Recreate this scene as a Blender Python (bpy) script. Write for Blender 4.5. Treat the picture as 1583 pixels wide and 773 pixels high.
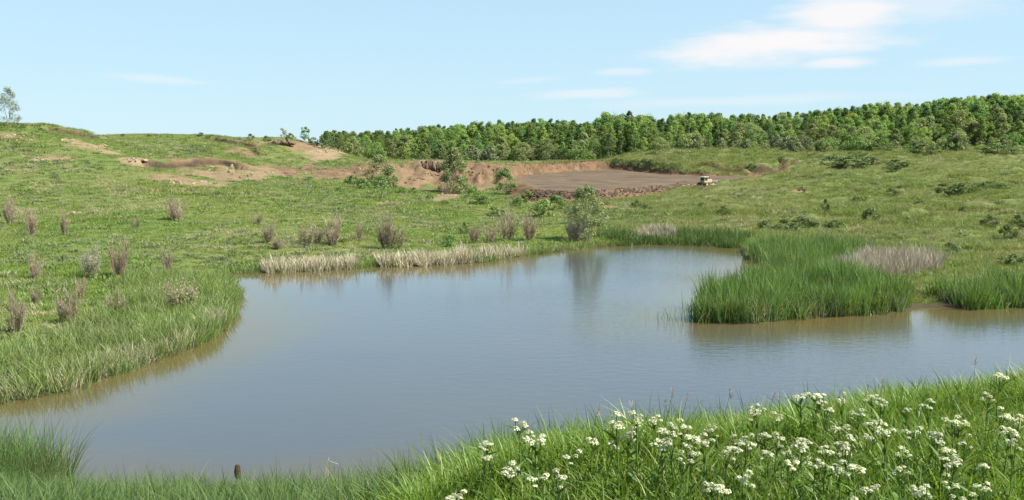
import bpy, bmesh, math, random
import numpy as np
for o in list(bpy.data.objects):
    bpy.data.objects.remove(o)
random.seed(7)
RNG = np.random.default_rng(11)
SC = bpy.context.scene
COL = SC.collection
R = math.radians

# ------------------------------------------------------------------ camera
EYE = 9.0                     # metres above the pond
FPX = 1371.0                  # focal length in photograph pixels
HOR = 232.0                   # eye level in the photograph
PITCH = math.atan((386.5 - HOR) / FPX)
cam = bpy.data.cameras.new('camera')
cam.sensor_width = 36.0
cam.lens = 36.0 * FPX / 1583.0
cam.clip_start = 0.1
cam.clip_end = 8000
camo = bpy.data.objects.new('camera', cam)
COL.objects.link(camo)
camo.location = (0, 0, EYE)
camo.rotation_euler = (math.pi / 2 - PITCH, 0, 0)
SC.camera = camo

# ------------------------------------------------------------------ light
SUN_AZ = R(104)               # clockwise from the view direction (+Y): from the right, a little behind
SUN_EL = R(50)
world = bpy.data.worlds.new('World')
SC.world = world
world.use_nodes = True
sund = bpy.data.lights.new('sun', 'SUN')
sund.energy = 4.4
sund.angle = R(0.53)
sund.color = (1.0, 0.95, 0.86)
suno = bpy.data.objects.new('sun', sund)
COL.objects.link(suno)
suno.location = (60, -20, 80)
suno.rotation_euler = (math.pi / 2 - SUN_EL, 0, math.pi - SUN_AZ)
SC.view_settings.view_transform = 'Standard'
SC.view_settings.look = 'None'
SC.view_settings.gamma = 1.0
SC.view_settings.exposure = 1.45
SC.view_settings.use_curve_mapping = False
try:
    SC.cycles.max_bounces = 5
    SC.cycles.diffuse_bounces = 3
    SC.cycles.transmission_bounces = 3
except Exception:
    pass


def build_world():
    nt = world.node_tree
    N, L = nt.nodes, nt.links
    N.clear()
    out = N.new('ShaderNodeOutputWorld')
    bg = N.new('ShaderNodeBackground')
    sky = N.new('ShaderNodeTexSky')
    sky.sky_type = 'NISHITA'
    sky.sun_disc = False
    sky.sun_elevation = SUN_EL
    sky.sun_rotation = SUN_AZ
    sky.altitude = 0
    sky.air_density = 1.0
    sky.dust_density = 0.1
    sky.ozone_density = 2.0
    bg.inputs['Strength'].default_value = 0.06
    geo = N.new('ShaderNodeTexCoord')
    sep = N.new('ShaderNodeSeparateXYZ')
    L.new(geo.outputs['Generated'], sep.inputs[0])

    def m(op, a, b=None, c=None):
        n = N.new('ShaderNodeMath')
        n.operation = op
        for i, v in enumerate((a, b, c)):
            if v is None:
                continue
            if isinstance(v, (int, float)):
                n.inputs[i].default_value = v
            else:
                L.new(v, n.inputs[i])
        return n.outputs[0]
    az = m('ARCTAN2', sep.outputs['X'], sep.outputs['Y'])
    el = m('ARCSINE', sep.outputs['Z'])
    comb = N.new('ShaderNodeCombineXYZ')
    L.new(m('MULTIPLY', az, 5.0), comb.inputs[0])
    L.new(m('MULTIPLY', el, 24.0), comb.inputs[1])
    nz = N.new('ShaderNodeTexNoise')
    nz.inputs['Scale'].default_value = 2.2
    nz.inputs['Detail'].default_value = 7
    nz.inputs['Roughness'].default_value = 0.55
    L.new(comb.outputs[0], nz.inputs['Vector'])
    nfac = m('SUBTRACT', nz.outputs['Fac'], 0.5)
    # each bank of cloud: pixel centre, half width, half height, tilt, strength
    clouds = [(1190, 78, 205, 32, 0.07, 1.0), (1300, 45, 110, 42, 0.04, 0.95), (1400, 38, 120, 26, 0.0, 0.42),
              (1290, 108, 60, 10, 0.0, 0.75), (960, 114, 55, 8, 0.0, 0.42), (900, 147, 95, 10, 0.03, 0.5),
              (255, 132, 85, 7, -0.06, 0.32), (1465, 112, 70, 8, 0.0, 0.45), (1130, 160, 260, 10, 0.02, 0.3),
              (820, 126, 60, 6, 0.06, 0.25)]
    dens = None
    for (px, py, hw, hh, tilt, amp) in clouds:
        ca = math.atan((px - 791.5) / FPX)
        ce = math.atan((HOR - py) / FPX)
        u = m('SUBTRACT', az, ca)
        v = m('SUBTRACT', m('SUBTRACT', el, ce), m('MULTIPLY', u, tilt))
        uu = m('DIVIDE', u, hw / FPX)
        vv = m('DIVIDE', v, hh / FPX)
        r = m('SQRT', m('ADD', m('MULTIPLY', uu, uu), m('MULTIPLY', vv, vv)))
        d = m('SUBTRACT', m('SUBTRACT', 1.15, r), m('MULTIPLY', nfac, -1.5))
        mr = N.new('ShaderNodeMapRange')
        mr.interpolation_type = 'SMOOTHSTEP'
        L.new(d, mr.inputs[0])
        mr.inputs[1].default_value = 0.0
        mr.inputs[2].default_value = 0.95
        mr.inputs[3].default_value = 0.0
        mr.inputs[4].default_value = amp
        dens = mr.outputs[0] if dens is None else m('MAXIMUM', dens, mr.outputs[0])
    # the same sort of thin scattered cloud over the rest of the sky
    comb2 = N.new('ShaderNodeCombineXYZ')
    zz = m('ADD', m('ABSOLUTE', sep.outputs['Z']), 0.12)
    L.new(m('DIVIDE', sep.outputs['X'], zz), comb2.inputs[0])
    L.new(m('DIVIDE', sep.outputs['Y'], zz), comb2.inputs[1])
    n2 = N.new('ShaderNodeTexNoise')
    n2.inputs['Scale'].default_value = 0.9
    n2.inputs['Detail'].default_value = 6
    L.new(comb2.outputs[0], n2.inputs['Vector'])
    mr = N.new('ShaderNodeMapRange')
    mr.interpolation_type = 'SMOOTHSTEP'
    L.new(n2.outputs['Fac'], mr.inputs[0])
    mr.inputs[1].default_value = 0.60
    mr.inputs[2].default_value = 0.80
    mr.inputs[4].default_value = 0.55
    away = N.new('ShaderNodeMapRange')
    L.new(sep.outputs['Z'], away.inputs[0])
    away.inputs[1].default_value = 0.18
    away.inputs[2].default_value = 0.3
    dens = m('MAXIMUM', dens, m('MULTIPLY', mr.outputs[0], away.outputs[0]))
    # thin summer haze: thickest towards the horizon all round
    veil = N.new('ShaderNodeMapRange')
    veil.interpolation_type = 'SMOOTHSTEP'
    L.new(m('ABSOLUTE', sep.outputs['Z']), veil.inputs[0])
    veil.inputs[1].default_value = 0.0
    veil.inputs[2].default_value = 0.60
    veil.inputs[3].default_value = 0.84
    veil.inputs[4].default_value = 0.2
    tint = N.new('ShaderNodeMix')
    tint.data_type = 'RGBA'
    L.new(veil.outputs[0], tint.inputs[0])
    L.new(sky.outputs[0], tint.inputs[6])
    tint.inputs[7].default_value = HAZE
    mix = N.new('ShaderNodeMix')
    mix.data_type = 'RGBA'
    L.new(dens, mix.inputs[0])
    L.new(tint.outputs[2], mix.inputs[6])
    mix.inputs[7].default_value = (5.9, 5.8, 5.85, 1)
    L.new(mix.outputs[2], bg.inputs['Color'])
    L.new(bg.outputs[0], out.inputs['Surface'])


HAZE = (3.4, 4.95, 5.9, 1)
build_world()

# ------------------------------------------------------------------ helpers
CP, SP = math.cos(PITCH), math.sin(PITCH)


def ray(px, py):
    xr = (px - 791.5) / FPX
    yr = -(py - 386.5) / FPX
    d = np.array([xr, CP + yr * SP, -SP + yr * CP])
    return d / d[1]


def at(px, py, D):
    d = ray(px, py)
    return np.array([d[0] * D, D, EYE + d[2] * D])


def onwater(px, py):
    d = ray(px, py)
    s = -EYE / d[2]
    return (d[0] * s, s)


def to_px(p):
    """world point -> photograph pixel"""
    x, y, z = p[0], p[1], p[2] - EYE
    f = y * CP - z * SP
    u = y * SP + z * CP
    return 791.5 + FPX * x / f, 386.5 - FPX * u / f


def hash2(ix, iy, seed):
    h = (ix.astype(np.int64) * 374761393 + iy.astype(np.int64) * 668265263 + seed * 974711) & 0x7fffffff
    h = ((h ^ (h >> 13)) * 1274126177) & 0x7fffffff
    h = h ^ (h >> 16)
    return (h & 0xffff) / 65535.0


def vnoise(x, y, seed=0):
    ix, iy = np.floor(x), np.floor(y)
    fx, fy = x - ix, y - iy
    fx = fx * fx * (3 - 2 * fx)
    fy = fy * fy * (3 - 2 * fy)
    a, b = hash2(ix, iy, seed), hash2(ix + 1, iy, seed)
    c, d = hash2(ix, iy + 1, seed), hash2(ix + 1, iy + 1, seed)
    return (a + (b - a) * fx) * (1 - fy) + (c + (d - c) * fx) * fy


def fbm(x, y, seed=0, octv=3):
    s, a, t = 0.0, 1.0, 0.0
    for i in range(octv):
        s = s + a * vnoise(x * 2 ** i, y * 2 ** i, seed + i * 17)
        t += a
        a *= 0.5
    return s / t * 2 - 1


def poly_sd(x, y, poly):
    """signed distance to a closed polygon, negative inside"""
    P = np.asarray(poly, float)
    d2 = np.full(x.shape, 1e18)
    ins = np.zeros(x.shape, bool)
    n = len(P)
    for i in range(n):
        ax, ay = P[i]
        bx, by = P[(i + 1) % n]
        ex, ey = bx - ax, by - ay
        t = np.clip(((x - ax) * ex + (y - ay) * ey) / (ex * ex + ey * ey + 1e-12), 0, 1)
        dx, dy = x - ax - t * ex, y - ay - t * ey
        d2 = np.minimum(d2, dx * dx + dy * dy)
        c = ((ay > y) != (by > y)) & (x < (bx - ax) * (y - ay) / (by - ay + 1e-12) + ax)
        ins ^= c
    d = np.sqrt(d2)
    return np.where(ins, -d, d)


def sstep(a, b, x):
    t = np.clip((x - a) / (b - a), 0, 1)
    return t * t * (3 - 2 * t)


# ------------------------------------------------------------------ terrain
shore_px = [(-150, 655), (0, 621), (100, 603), (150, 585), (215, 562), (270, 546), (328, 515), (345, 492), (356, 455),
            (340, 428), (372, 422), (410, 421), (470, 419), (555, 414), (575, 412), (660, 411), (745, 405), (800, 396),
            (850, 390), (910, 383), (960, 379), (1000, 376), (1060, 378), (1145, 382), (1152, 396), (1178, 404),
            (1172, 432), (1118, 458), (1084, 478), (1078, 497), (1160, 500), (1210, 493), (1280, 489), (1395, 481),
            (1418, 475), (1470, 475), (1583, 472), (1900, 468)]
near_shore = [(85, 47), (70, 31), (40, 27), (25, 24), (12, 21.5), (0, 20.3), (-7, 20), (-14, 20.6), (-22, 22.5), (-32, 24.5)]
SHORE = [onwater(*p) for p in shore_px] + near_shore

ctrl = []
for px, lst in {
    -500: [(430, 48), (350, 72), (300, 88), (250, 104), (215, 116), (192, 126)],
    0: [(480, 46), (430, 56), (350, 80), (300, 98), (250, 115), (215, 128), (196, 138)],
    100: [(425, 58), (350, 81), (300, 101), (250, 121), (218, 134), (204, 150)],
    200: [(420, 60), (350, 82), (300, 105), (262, 124), (243, 134), (232, 150), (217, 168), (209, 180)],
    300: [(405, 66), (345, 86), (305, 108), (282, 124), (258, 140), (238, 160), (220, 178), (209, 190)],
    400: [(395, 70), (340, 90), (300, 115), (280, 135), (264, 148), (254, 158), (235, 175), (215, 195)],
    450: [(380, 75), (330, 98), (290, 128), (275, 148), (262, 158), (257, 166), (240, 183), (217, 198)],
    520: [(380, 78), (330, 105), (300, 130), (278, 150), (262, 162), (257, 172), (243, 190), (232, 204)],
    580: [(370, 82), (330, 105), (300, 132), (282, 150), (260, 165), (255, 182), (249, 205)],
    650: [(360, 90), (325, 112), (300, 138), (291, 153), (270, 161), (251, 170), (249, 190), (248, 210)],
    740: [(350, 98), (315, 125), (300, 142), (291, 155), (262, 168), (252, 182), (251, 208)],
    800: [(350, 100), (315, 128), (303, 142), (252, 208)],
    880: [(345, 102), (320, 122), (308, 130), (249, 208)],
    950: [(350, 100), (318, 124), (306, 133), (246, 207), (242, 214)],
    1020: [(350, 100), (318, 122), (302, 135), (240, 200), (235, 214)],
    1100: [(350, 100), (325, 118), (298, 138), (264, 178), (245, 196), (232, 216)],
    1200: [(350, 98), (325, 116), (298, 140), (264, 180), (245, 198), (229, 220)],
    1300: [(370, 85), (340, 105), (310, 130), (280, 160), (250, 195), (226, 224)],
    1400: [(400, 72), (350, 98), (310, 132), (280, 160), (250, 195), (226, 224)],
    1500: [(440, 60), (380, 83), (340, 107), (300, 140), (260, 180), (226, 224)],
    1650: [(440, 60), (380, 83), (340, 106), (300, 138), (260, 178), (222, 222)],
    1950: [(420, 60), (380, 80), (340, 104), (300, 134), (260, 172), (215, 215)],
}.items():
    for (py, D) in lst:
        ctrl.append(at(px, py, D))
for (x, y, z) in [(-160, 175, 11.5), (-100, 172, 11), (-70, 212, 11), (-45, 228, 9.5), (-20, 250, 7.5), (20, 250, 7.0),
                  (60, 260, 11), (100, 268, 14), (150, 275, 17.5), (220, 270, 20), (-260, 150, 13), (-200, 90, 9),
                  (-320, 330, 6), (-120, 350, 6), (0, 380, 7), (150, 390, 16), (330, 330, 22), (260, 120, 6), (140, 60, 1.2),
                  (200, 20, 5), (-120, 30, 3), (-220, -20, 6)]:
    ctrl.append(np.array([x, y, z], float))
for p in shore_px[::2]:
    x, y = onwater(*p)
    ctrl.append(np.array([x, y, 0.1]))
ctrl = np.array(ctrl)


def tps_fit(P, lam=0.3):
    n = len(P)
    X = P[:, :2] / 100.0
    r = np.sqrt(((X[:, None] - X[None]) ** 2).sum(-1)) + 1e-9
    K = r ** 2 * np.log(r) + np.eye(n) * lam * 1e-3
    Q = np.hstack([np.ones((n, 1)), X])
    A = np.zeros((n + 3, n + 3))
    A[:n, :n] = K
    A[:n, n:] = Q
    A[n:, :n] = Q.T
    return X, np.linalg.solve(A, np.concatenate([P[:, 2], np.zeros(3)]))


TX, TW = tps_fit(ctrl)


def tps(x, y):
    out = np.zeros(x.shape)
    X, Y = x / 100.0, y / 100.0
    for i in range(len(TX)):
        r2 = (X - TX[i, 0]) ** 2 + (Y - TX[i, 1]) ** 2 + 1e-12
        out += TW[i] * r2 * 0.5 * np.log(r2)
    n = len(TX)
    return out + TW[n] + TW[n + 1] * X + TW[n + 2] * Y


def floor_z(D):
    return 2.6 + (D - 140) * 0.0317


def onfloor(px, py):
    d = ray(px, py)
    s = (EYE - 2.6 + 140 * 0.0317) / (-d[2] + 0.0317)
    return (d[0] * s, s)


PIT = [onfloor(*p) for p in [(800, 290), (815, 300), (865, 303), (925, 302), (1000, 296), (1072, 288), (1100, 283), (1165, 277),
                             (1225, 271), (1215, 268.5), (1160, 272), (1090, 272), (1040, 270), (1000, 267), (962, 263), (940, 261.5), (880, 264.5),
                             (820, 269), (792, 275)]]


SCARPS = [[at(228, 251, 133), at(262, 253, 137), at(300, 250, 146), at(322, 247, 151), at(345, 247, 153), at(365, 252, 150)],
          [at(335, 214, 186), at(365, 217, 184), at(380, 214, 186), at(392, 222, 181), at(400, 232, 174)],
          [at(78, 203, 146), at(120, 208, 152), at(152, 211, 160)]]
SCARPS = [np.array(q)[:, :2] for q in SCARPS] + [np.array([onfloor(*q) for q in [(1085, 269.5), (1130, 270.5), (1165, 270), (1200, 269), (1232, 265)]])]


def scarp(x, y):
    """slumped turf edges: ground drops towards the pond; returns (height change, closeness)"""
    dz = np.zeros(x.shape)
    near = np.zeros(x.shape)
    for P in SCARPS:
        best = np.full(x.shape, 1e9)
        side = np.zeros(x.shape)
        for i in range(len(P) - 1):
            a, b = P[i], P[i + 1]
            e = b - a
            t = np.clip(((x - a[0]) * e[0] + (y - a[1]) * e[1]) / (e @ e), 0, 1)
            dx, dy = x - a[0] - t * e[0], y - a[1] - t * e[1]
            d = np.hypot(dx, dy)
            k = d < best
            best = np.where(k, d, best)
            side = np.where(k, np.sign(e[0] * dy - e[1] * dx), side)
        wob = 0.5 + vnoise(x * 0.35, y * 0.35, 71)
        dz += 0.5 * wob * np.tanh(side * best / 0.45) * np.exp(-(best / 3.5) ** 2)
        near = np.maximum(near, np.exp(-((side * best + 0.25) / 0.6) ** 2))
    return dz, near


def bank_z(x, y):
    """the high bank the camera stands on"""
    c = 4.75 + 0.40 * x
    c = np.where(x < -0.1, 4.7 - 2.0 * sstep(0.1, 1.6, -x), c)
    c = np.clip(c, 2.4, 9)
    tilt = 0.03 * np.clip(x, 0, 20) + 0.24 * np.clip(x, -2.2, 0)
    top = 7.35 - 0.06 * np.maximum(y, -3) + tilt * sstep(0.5, 2.5, y)
    zc = 7.35 - 0.06 * c + tilt
    t = np.clip((y - c) / (20.5 - c), 0, 1.3)
    down = zc * (1 - t) + 0.55 * np.sin(np.pi * np.clip(t, 0, 1)) * 1.2 + 0.12
    return np.where(y < c, top, down) + 0.04 * fbm(x * 0.9, y * 0.9, 5, 2)


def height(x, y, rough=True):
    x = np.asarray(x, float)
    y = np.asarray(y, float)
    r = np.hypot(x, y)
    z = tps(x, y)
    far = sstep(330, 520, r)
    z = z * (1 - far) + far * 5.0
    sdw = poly_sd(x, y, SHORE)
    if rough:
        a = sstep(1, 25, sdw) * sstep(20, 40, y)
        right = sstep(10, 40, x)
        h = 0.55 * fbm(x / 13, y / 13, 3, 3) + 0.20 * fbm(x / 4.0, y / 4.0, 9, 2)
        rid = 1 - np.abs(fbm(x / 9 + 0.35 * y / 9, y / 5.5, 21, 3))
        h = h * (0.65 + 0.35 * right) + right * 0.85 * (sstep(0.65, 1.0, rid) - 0.35)
        z = z + a * h * (1 - far)
        z = z + scarp(x, y)[0]
        heap = np.exp(-((x + 14) / 17) ** 4 - ((y - 166) / 11) ** 4)
        gul = np.abs(fbm(x / 2.0, y / 7.0, 51, 3)) * 2.4 - 0.5 + 0.5 * fbm(x / 6, y / 6, 57, 2)
        z = z + heap * gul
    # near the water's edge the ground runs down to it
    nearw = sstep(0, 9, sdw)
    z = np.where(sdw > 0, (0.12 + 0.05 * np.minimum(sdw, 9)) * (1 - nearw) + np.maximum(z, 0.35) * nearw, z)
    # excavation
    sp = poly_sd(x, y, PIT)
    fz = floor_z(y) + 0.10 * fbm(x / 5, y / 5, 31, 3)
    rim = np.exp(-((sp + 1.4) / 1.3) ** 2) * sstep(165, 140, y) * (0.35 + 0.5 * vnoise(x * 0.8, y * 0.8, 77))
    w = sstep(0, 2.0, sp)
    wall = np.exp(-((sp - 1.0) / 1.2) ** 2) * fbm(x * 0.7, y * 0.7, 41, 2) * 0.35
    z = np.where(sp < 8, (fz + rim) * (1 - w) + z * w + wall, z)
    # camera bank
    b = bank_z(x, y)
    k = sstep(0.0, 3.5, 20.4 + 0.0 * x - y + np.clip(np.abs(x) - 12, 0, 60) * 0.2)
    z = np.where((y < 26) & (sdw > 0), z * (1 - k) + b * k, z)
    # pond bed
    z = np.where(sdw < 0, np.maximum(0.12 + sdw * 0.45, -2.2), z)
    return z


def ground(px, py, dmin=24.0, dmax=260.0):
    """where the line of sight through a photograph pixel meets the ground"""
    d = ray(px, py)
    D = np.linspace(dmin, dmax, 1500)
    z = height(d[0] * D, D)
    below = np.nonzero(EYE + d[2] * D <= z)[0]
    i = below[0] if len(below) else len(D) - 1
    D1 = D[i]
    return np.array([d[0] * D1, D1, float(z[i])])


def hz(x, y):
    return float(height(np.array([x]), np.array([y]))[0])


# ------------------------------------------------------------------ mesh + material helpers
def np_mesh(name, V, quads=None, tris=None, attrs=None, smooth=False):
    me = bpy.data.meshes.new(name)
    V = np.asarray(V, np.float32)
    me.vertices.add(len(V))
    me.vertices.foreach_set('co', V.ravel())
    loops, tot = [], []
    if quads is not None and len(quads):
        q = np.asarray(quads, np.int32)
        loops.append(q.ravel())
        tot.append(np.full(len(q), 4, np.int32))
    if tris is not None and len(tris):
        t = np.asarray(tris, np.int32)
        loops.append(t.ravel())
        tot.append(np.full(len(t), 3, np.int32))
    if loops:
        li = np.concatenate(loops)
        lt = np.concatenate(tot)
        ls = np.concatenate([[0], np.cumsum(lt)[:-1]]).astype(np.int32)
        me.loops.add(len(li))
        me.loops.foreach_set('vertex_index', li)
        me.polygons.add(len(lt))
        me.polygons.foreach_set('loop_start', ls)
        me.polygons.foreach_set('loop_total', lt)
        if smooth:
            me.polygons.foreach_set('use_smooth', np.ones(len(lt), bool))
    me.update(calc_edges=True)
    for k, a in (attrs or {}).items():
        at_ = me.attributes.new(k, 'FLOAT', 'POINT')
        at_.data.foreach_set('value', np.asarray(a, np.float32))
    me.validate()
    return me


def link(name, me, mat=None, parent=None, **props):
    o = bpy.data.objects.new(name, me)
    if mat is not None and me is not None and not me.materials:
        me.materials.append(mat)
    COL.objects.link(o)
    if parent is not None:
        o.parent = parent
    for k, v in props.items():
        o[k] = v
    return o


def thing(name, label, category, group=None, loc=(0, 0, 0), rz=0, s=1):
    o = bpy.data.objects.new(name, None)
    o.empty_display_size = 0.2
    COL.objects.link(o)
    o.location = loc
    o.rotation_euler = (0, 0, rz)
    o.scale = (s, s, s) if not isinstance(s, tuple) else s
    o['label'] = label
    o['category'] = category
    if group:
        o['group'] = group
    return o


class NT:
    def __init__(self, name):
        self.m = bpy.data.materials.new(name)
        self.m.use_nodes = True
        self.t = self.m.node_tree
        self.t.nodes.clear()
        self.N, self.L = self.t.nodes, self.t.links
        self.out = self.N.new('ShaderNodeOutputMaterial')

    def n(self, typ, **kw):
        nd = self.N.new(typ)
        for k, v in kw.items():
            setattr(nd, k, v)
        return nd

    def setin(self, node, key, v):
        s = node.inputs[key]
        if isinstance(v, (int, float, tuple)):
            s.default_value = v
        else:
            self.L.new(v, s)

    def noise(self, scale, detail=3, rough=0.55, vec=None, dist=0.0):
        nd = self.n('ShaderNodeTexNoise')
        nd.inputs['Scale'].default_value = scale
        nd.inputs['Detail'].default_value = detail
        nd.inputs['Roughness'].default_value = rough
        nd.inputs['Distortion'].default_value = dist
        if vec is not None:
            self.L.new(vec, nd.inputs['Vector'])
        return nd.outputs['Fac']

    def rng(self, v, a, b, c=0.0, d=1.0):
        nd = self.n('ShaderNodeMapRange')
        nd.clamp = True
        self.setin(nd, 0, v)
        for i, q in enumerate((a, b, c, d)):
            nd.inputs[i + 1].default_value = q
        return nd.outputs[0]

    def math(self, op, a, b):
        nd = self.n('ShaderNodeMath', operation=op)
        self.setin(nd, 0, a)
        self.setin(nd, 1, b)
        return nd.outputs[0]

    def mix(self, f, a, b, blend='MIX'):
        nd = self.n('ShaderNodeMix', data_type='RGBA', blend_type=blend)
        self.setin(nd, 0, f)
        self.setin(nd, 6, a if not (isinstance(a, tuple) and len(a) == 3) else a + (1.0,))
        self.setin(nd, 7, b if not (isinstance(b, tuple) and len(b) == 3) else b + (1.0,))
        return nd.outputs[2]

    def attr(self, name):
        return self.n('ShaderNodeAttribute', attribute_name=name).outputs['Fac']

    def pos(self):
        return self.n('ShaderNodeNewGeometry').outputs['Position']

    def bump(self, h, strength=0.4, dist=0.1):
        nd = self.n('ShaderNodeBump')
        nd.inputs['Strength'].default_value = strength
        nd.inputs['Distance'].default_value = dist
        self.L.new(h, nd.inputs['Height'])
        return nd.outputs[0]

    def principled(self, col, rough=0.7, spec=0.3, normal=None, metallic=0.0):
        p = self.n('ShaderNodeBsdfPrincipled')
        self.setin(p, 'Base Color', col if not (isinstance(col, tuple) and len(col) == 3) else col + (1.0,))
        self.setin(p, 'Roughness', rough)
        self.setin(p, 'Metallic', metallic)
        p.inputs['Specular IOR Level'].default_value = spec
        if normal is not None:
            self.L.new(normal, p.inputs['Normal'])
        return p

    def finish(self, sh):
        self.L.new(sh.outputs[0] if hasattr(sh, 'outputs') else sh, self.out.inputs['Surface'])
        return self.m


def leaf_mat(name, a, b, c=None, trans=0.35, wide=0.06, spec=0.25, rough=0.55, obj_var=0.5):
    """thin plant tissue: colour varies blade by blade, plant by plant and in broad patches"""
    t = NT(name)
    col = t.mix(t.attr('rnd'), a, b)
    if c is not None:
        n = t.rng(t.noise(wide, 3, 0.6, t.pos()), 0.42, 0.62)
        col = t.mix(t.math('MULTIPLY', n, 0.85), col, c)
    oi = t.n('ShaderNodeObjectInfo').outputs['Random']
    hsv = t.n('ShaderNodeHueSaturation')
    wn = t.n('ShaderNodeTexWhiteNoise', noise_dimensions='1D')
    t.L.new(t.math('MULTIPLY', oi, 91.7), wn.inputs['W'])
    t.setin(hsv, 'Hue', t.rng(wn.outputs['Value'], 0, 1, 0.5 - 0.02 * obj_var, 0.5 + 0.025 * obj_var))
    t.setin(hsv, 'Value', t.rng(oi, 0, 1, 1 - 0.35 * obj_var, 1 + 0.35 * obj_var))
    t.L.new(col, hsv.inputs['Color'])
    col = hsv.outputs[0]
    p = t.principled(col, rough, spec)
    tr = t.n('ShaderNodeBsdfTranslucent')
    t.L.new(t.mix(1.0, col, (1.15, 1.2, 0.6), 'MULTIPLY'), tr.inputs['Color'])
    mx = t.n('ShaderNodeMixShader')
    mx.inputs[0].default_value = trans
    t.L.new(p.outputs[0], mx.inputs[1])
    t.L.new(tr.outputs[0], mx.inputs[2])
    return t.finish(mx)


def plain_mat(name, a, b, scale=3.0, rough=0.8, spec=0.2, bump=0.0, metallic=0.0):
    t = NT(name)
    co = t.n('ShaderNodeTexCoord').outputs['Object']
    n = t.noise(scale, 4, 0.6, co)
    col = t.mix(t.rng(n, 0.35, 0.65), a, b)
    nm = t.bump(n, bump, 0.05) if bump else None
    return t.finish(t.principled(col, rough, spec, nm, metallic))


M = {}
M['meadow'] = leaf_mat('meadow_grass', (0.195, 0.245, 0.062), (0.290, 0.315, 0.115), (0.155, 0.240, 0.052), wide=0.045, trans=0.4, obj_var=0.2)
M['hill'] = leaf_mat('hill_grass', (0.180, 0.208, 0.068), (0.270, 0.272, 0.122), (0.150, 0.198, 0.058), wide=0.05, trans=0.4, obj_var=0.25)
M['hay'] = leaf_mat('dead_grass', (0.27, 0.24, 0.13), (0.38, 0.34, 0.21), None, trans=0.2)
M['forb'] = leaf_mat('meadow_weed', (0.125, 0.200, 0.045), (0.190, 0.250, 0.072), None, trans=0.4)
M['greyforb'] = leaf_mat('grey_meadow_weed', (0.150, 0.185, 0.095), (0.215, 0.240, 0.135), None, trans=0.3)
M['reed'] = leaf_mat('green_reed', (0.075, 0.155, 0.036), (0.175, 0.245, 0.070), (0.115, 0.165, 0.060), wide=0.45, trans=0.35, obj_var=1.3)
M['sedge'] = leaf_mat('shore_sedge', (0.125, 0.205, 0.048), (0.215, 0.275, 0.085), (0.170, 0.210, 0.085), wide=0.35, trans=0.35, obj_var=0.8)
M['bluereed'] = leaf_mat('shore_reed', (0.060, 0.115, 0.032), (0.120, 0.170, 0.055), None, trans=0.35)
M['dryreed'] = leaf_mat('dry_reed', (0.35, 0.305, 0.22), (0.53, 0.47, 0.36), None, trans=0.2)
M['greyreed'] = leaf_mat('grey_dead_reed', (0.26, 0.22, 0.19), (0.40, 0.35, 0.29), None, trans=0.2)
M['bank'] = leaf_mat('bank_grass', (0.085, 0.165, 0.022), (0.185, 0.260, 0.042), None, trans=0.42, spec=0.35, rough=0.45)
M['bankdry'] = leaf_mat('straw', (0.36, 0.34, 0.17), (0.5, 0.46, 0.28), None, trans=0.2)
M['weed'] = leaf_mat('weed_leaf', (0.085, 0.165, 0.030), (0.150, 0.215, 0.045), None, trans=0.4)
M['petal'] = leaf_mat('white_petal', (0.44, 0.46, 0.28), (0.66, 0.66, 0.52), None, trans=0.3, obj_var=0.45)
M['wood_a'] = leaf_mat('wood_leaf_bright', (0.165, 0.250, 0.060), (0.255, 0.335, 0.105), None, trans=0.42, obj_var=1.0)
M['wood_b'] = leaf_mat('wood_leaf_deep', (0.105, 0.190, 0.058), (0.175, 0.250, 0.085), None, trans=0.42, obj_var=1.0)
M['wood_c'] = leaf_mat('wood_leaf_olive', (0.190, 0.240, 0.095), (0.260, 0.300, 0.135), None, trans=0.4, obj_var=0.8)
M['willow'] = leaf_mat('willow_leaf', (0.165, 0.205, 0.080), (0.245, 0.275, 0.125), None, trans=0.3, obj_var=0.3)
M['young'] = leaf_mat('young_leaf', (0.110, 0.200, 0.050), (0.190, 0.270, 0.085), None, trans=0.35, obj_var=0.3)
M['darkbush'] = leaf_mat('dark_shrub_leaf', (0.070, 0.115, 0.034), (0.125, 0.165, 0.052), None, trans=0.3)
M['twig'] = leaf_mat('bare_twig', (0.240, 0.195, 0.135), (0.340, 0.275, 0.195), None, trans=0.0)
M['twigred'] = leaf_mat('reddish_twig', (0.255, 0.190, 0.135), (0.350, 0.265, 0.190), None, trans=0.0)
M['twiggrey'] = leaf_mat('grey_twig', (0.200, 0.180, 0.150), (0.300, 0.260, 0.220), None, trans=0.0)
M['bark'] = plain_mat('bark', (0.10, 0.085, 0.065), (0.20, 0.175, 0.14), 6, 0.9, 0.1, 0.4)
M['palebark'] = plain_mat('pale_bark', (0.22, 0.20, 0.17), (0.34, 0.31, 0.27), 6, 0.9, 0.1, 0.4)
M['soil'] = plain_mat('soil_clod', (0.095, 0.066, 0.044), (0.165, 0.118, 0.082), 2.5, 0.95, 0.1, 0.5)
M['darksoil'] = plain_mat('dark_soil_clod', (0.055, 0.042, 0.033), (0.105, 0.080, 0.060), 2.5, 0.95, 0.1, 0.5)
M['stone'] = plain_mat('pale_stone', (0.20, 0.15, 0.10), (0.32, 0.255, 0.18), 2.5, 0.9, 0.15, 0.5)


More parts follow.
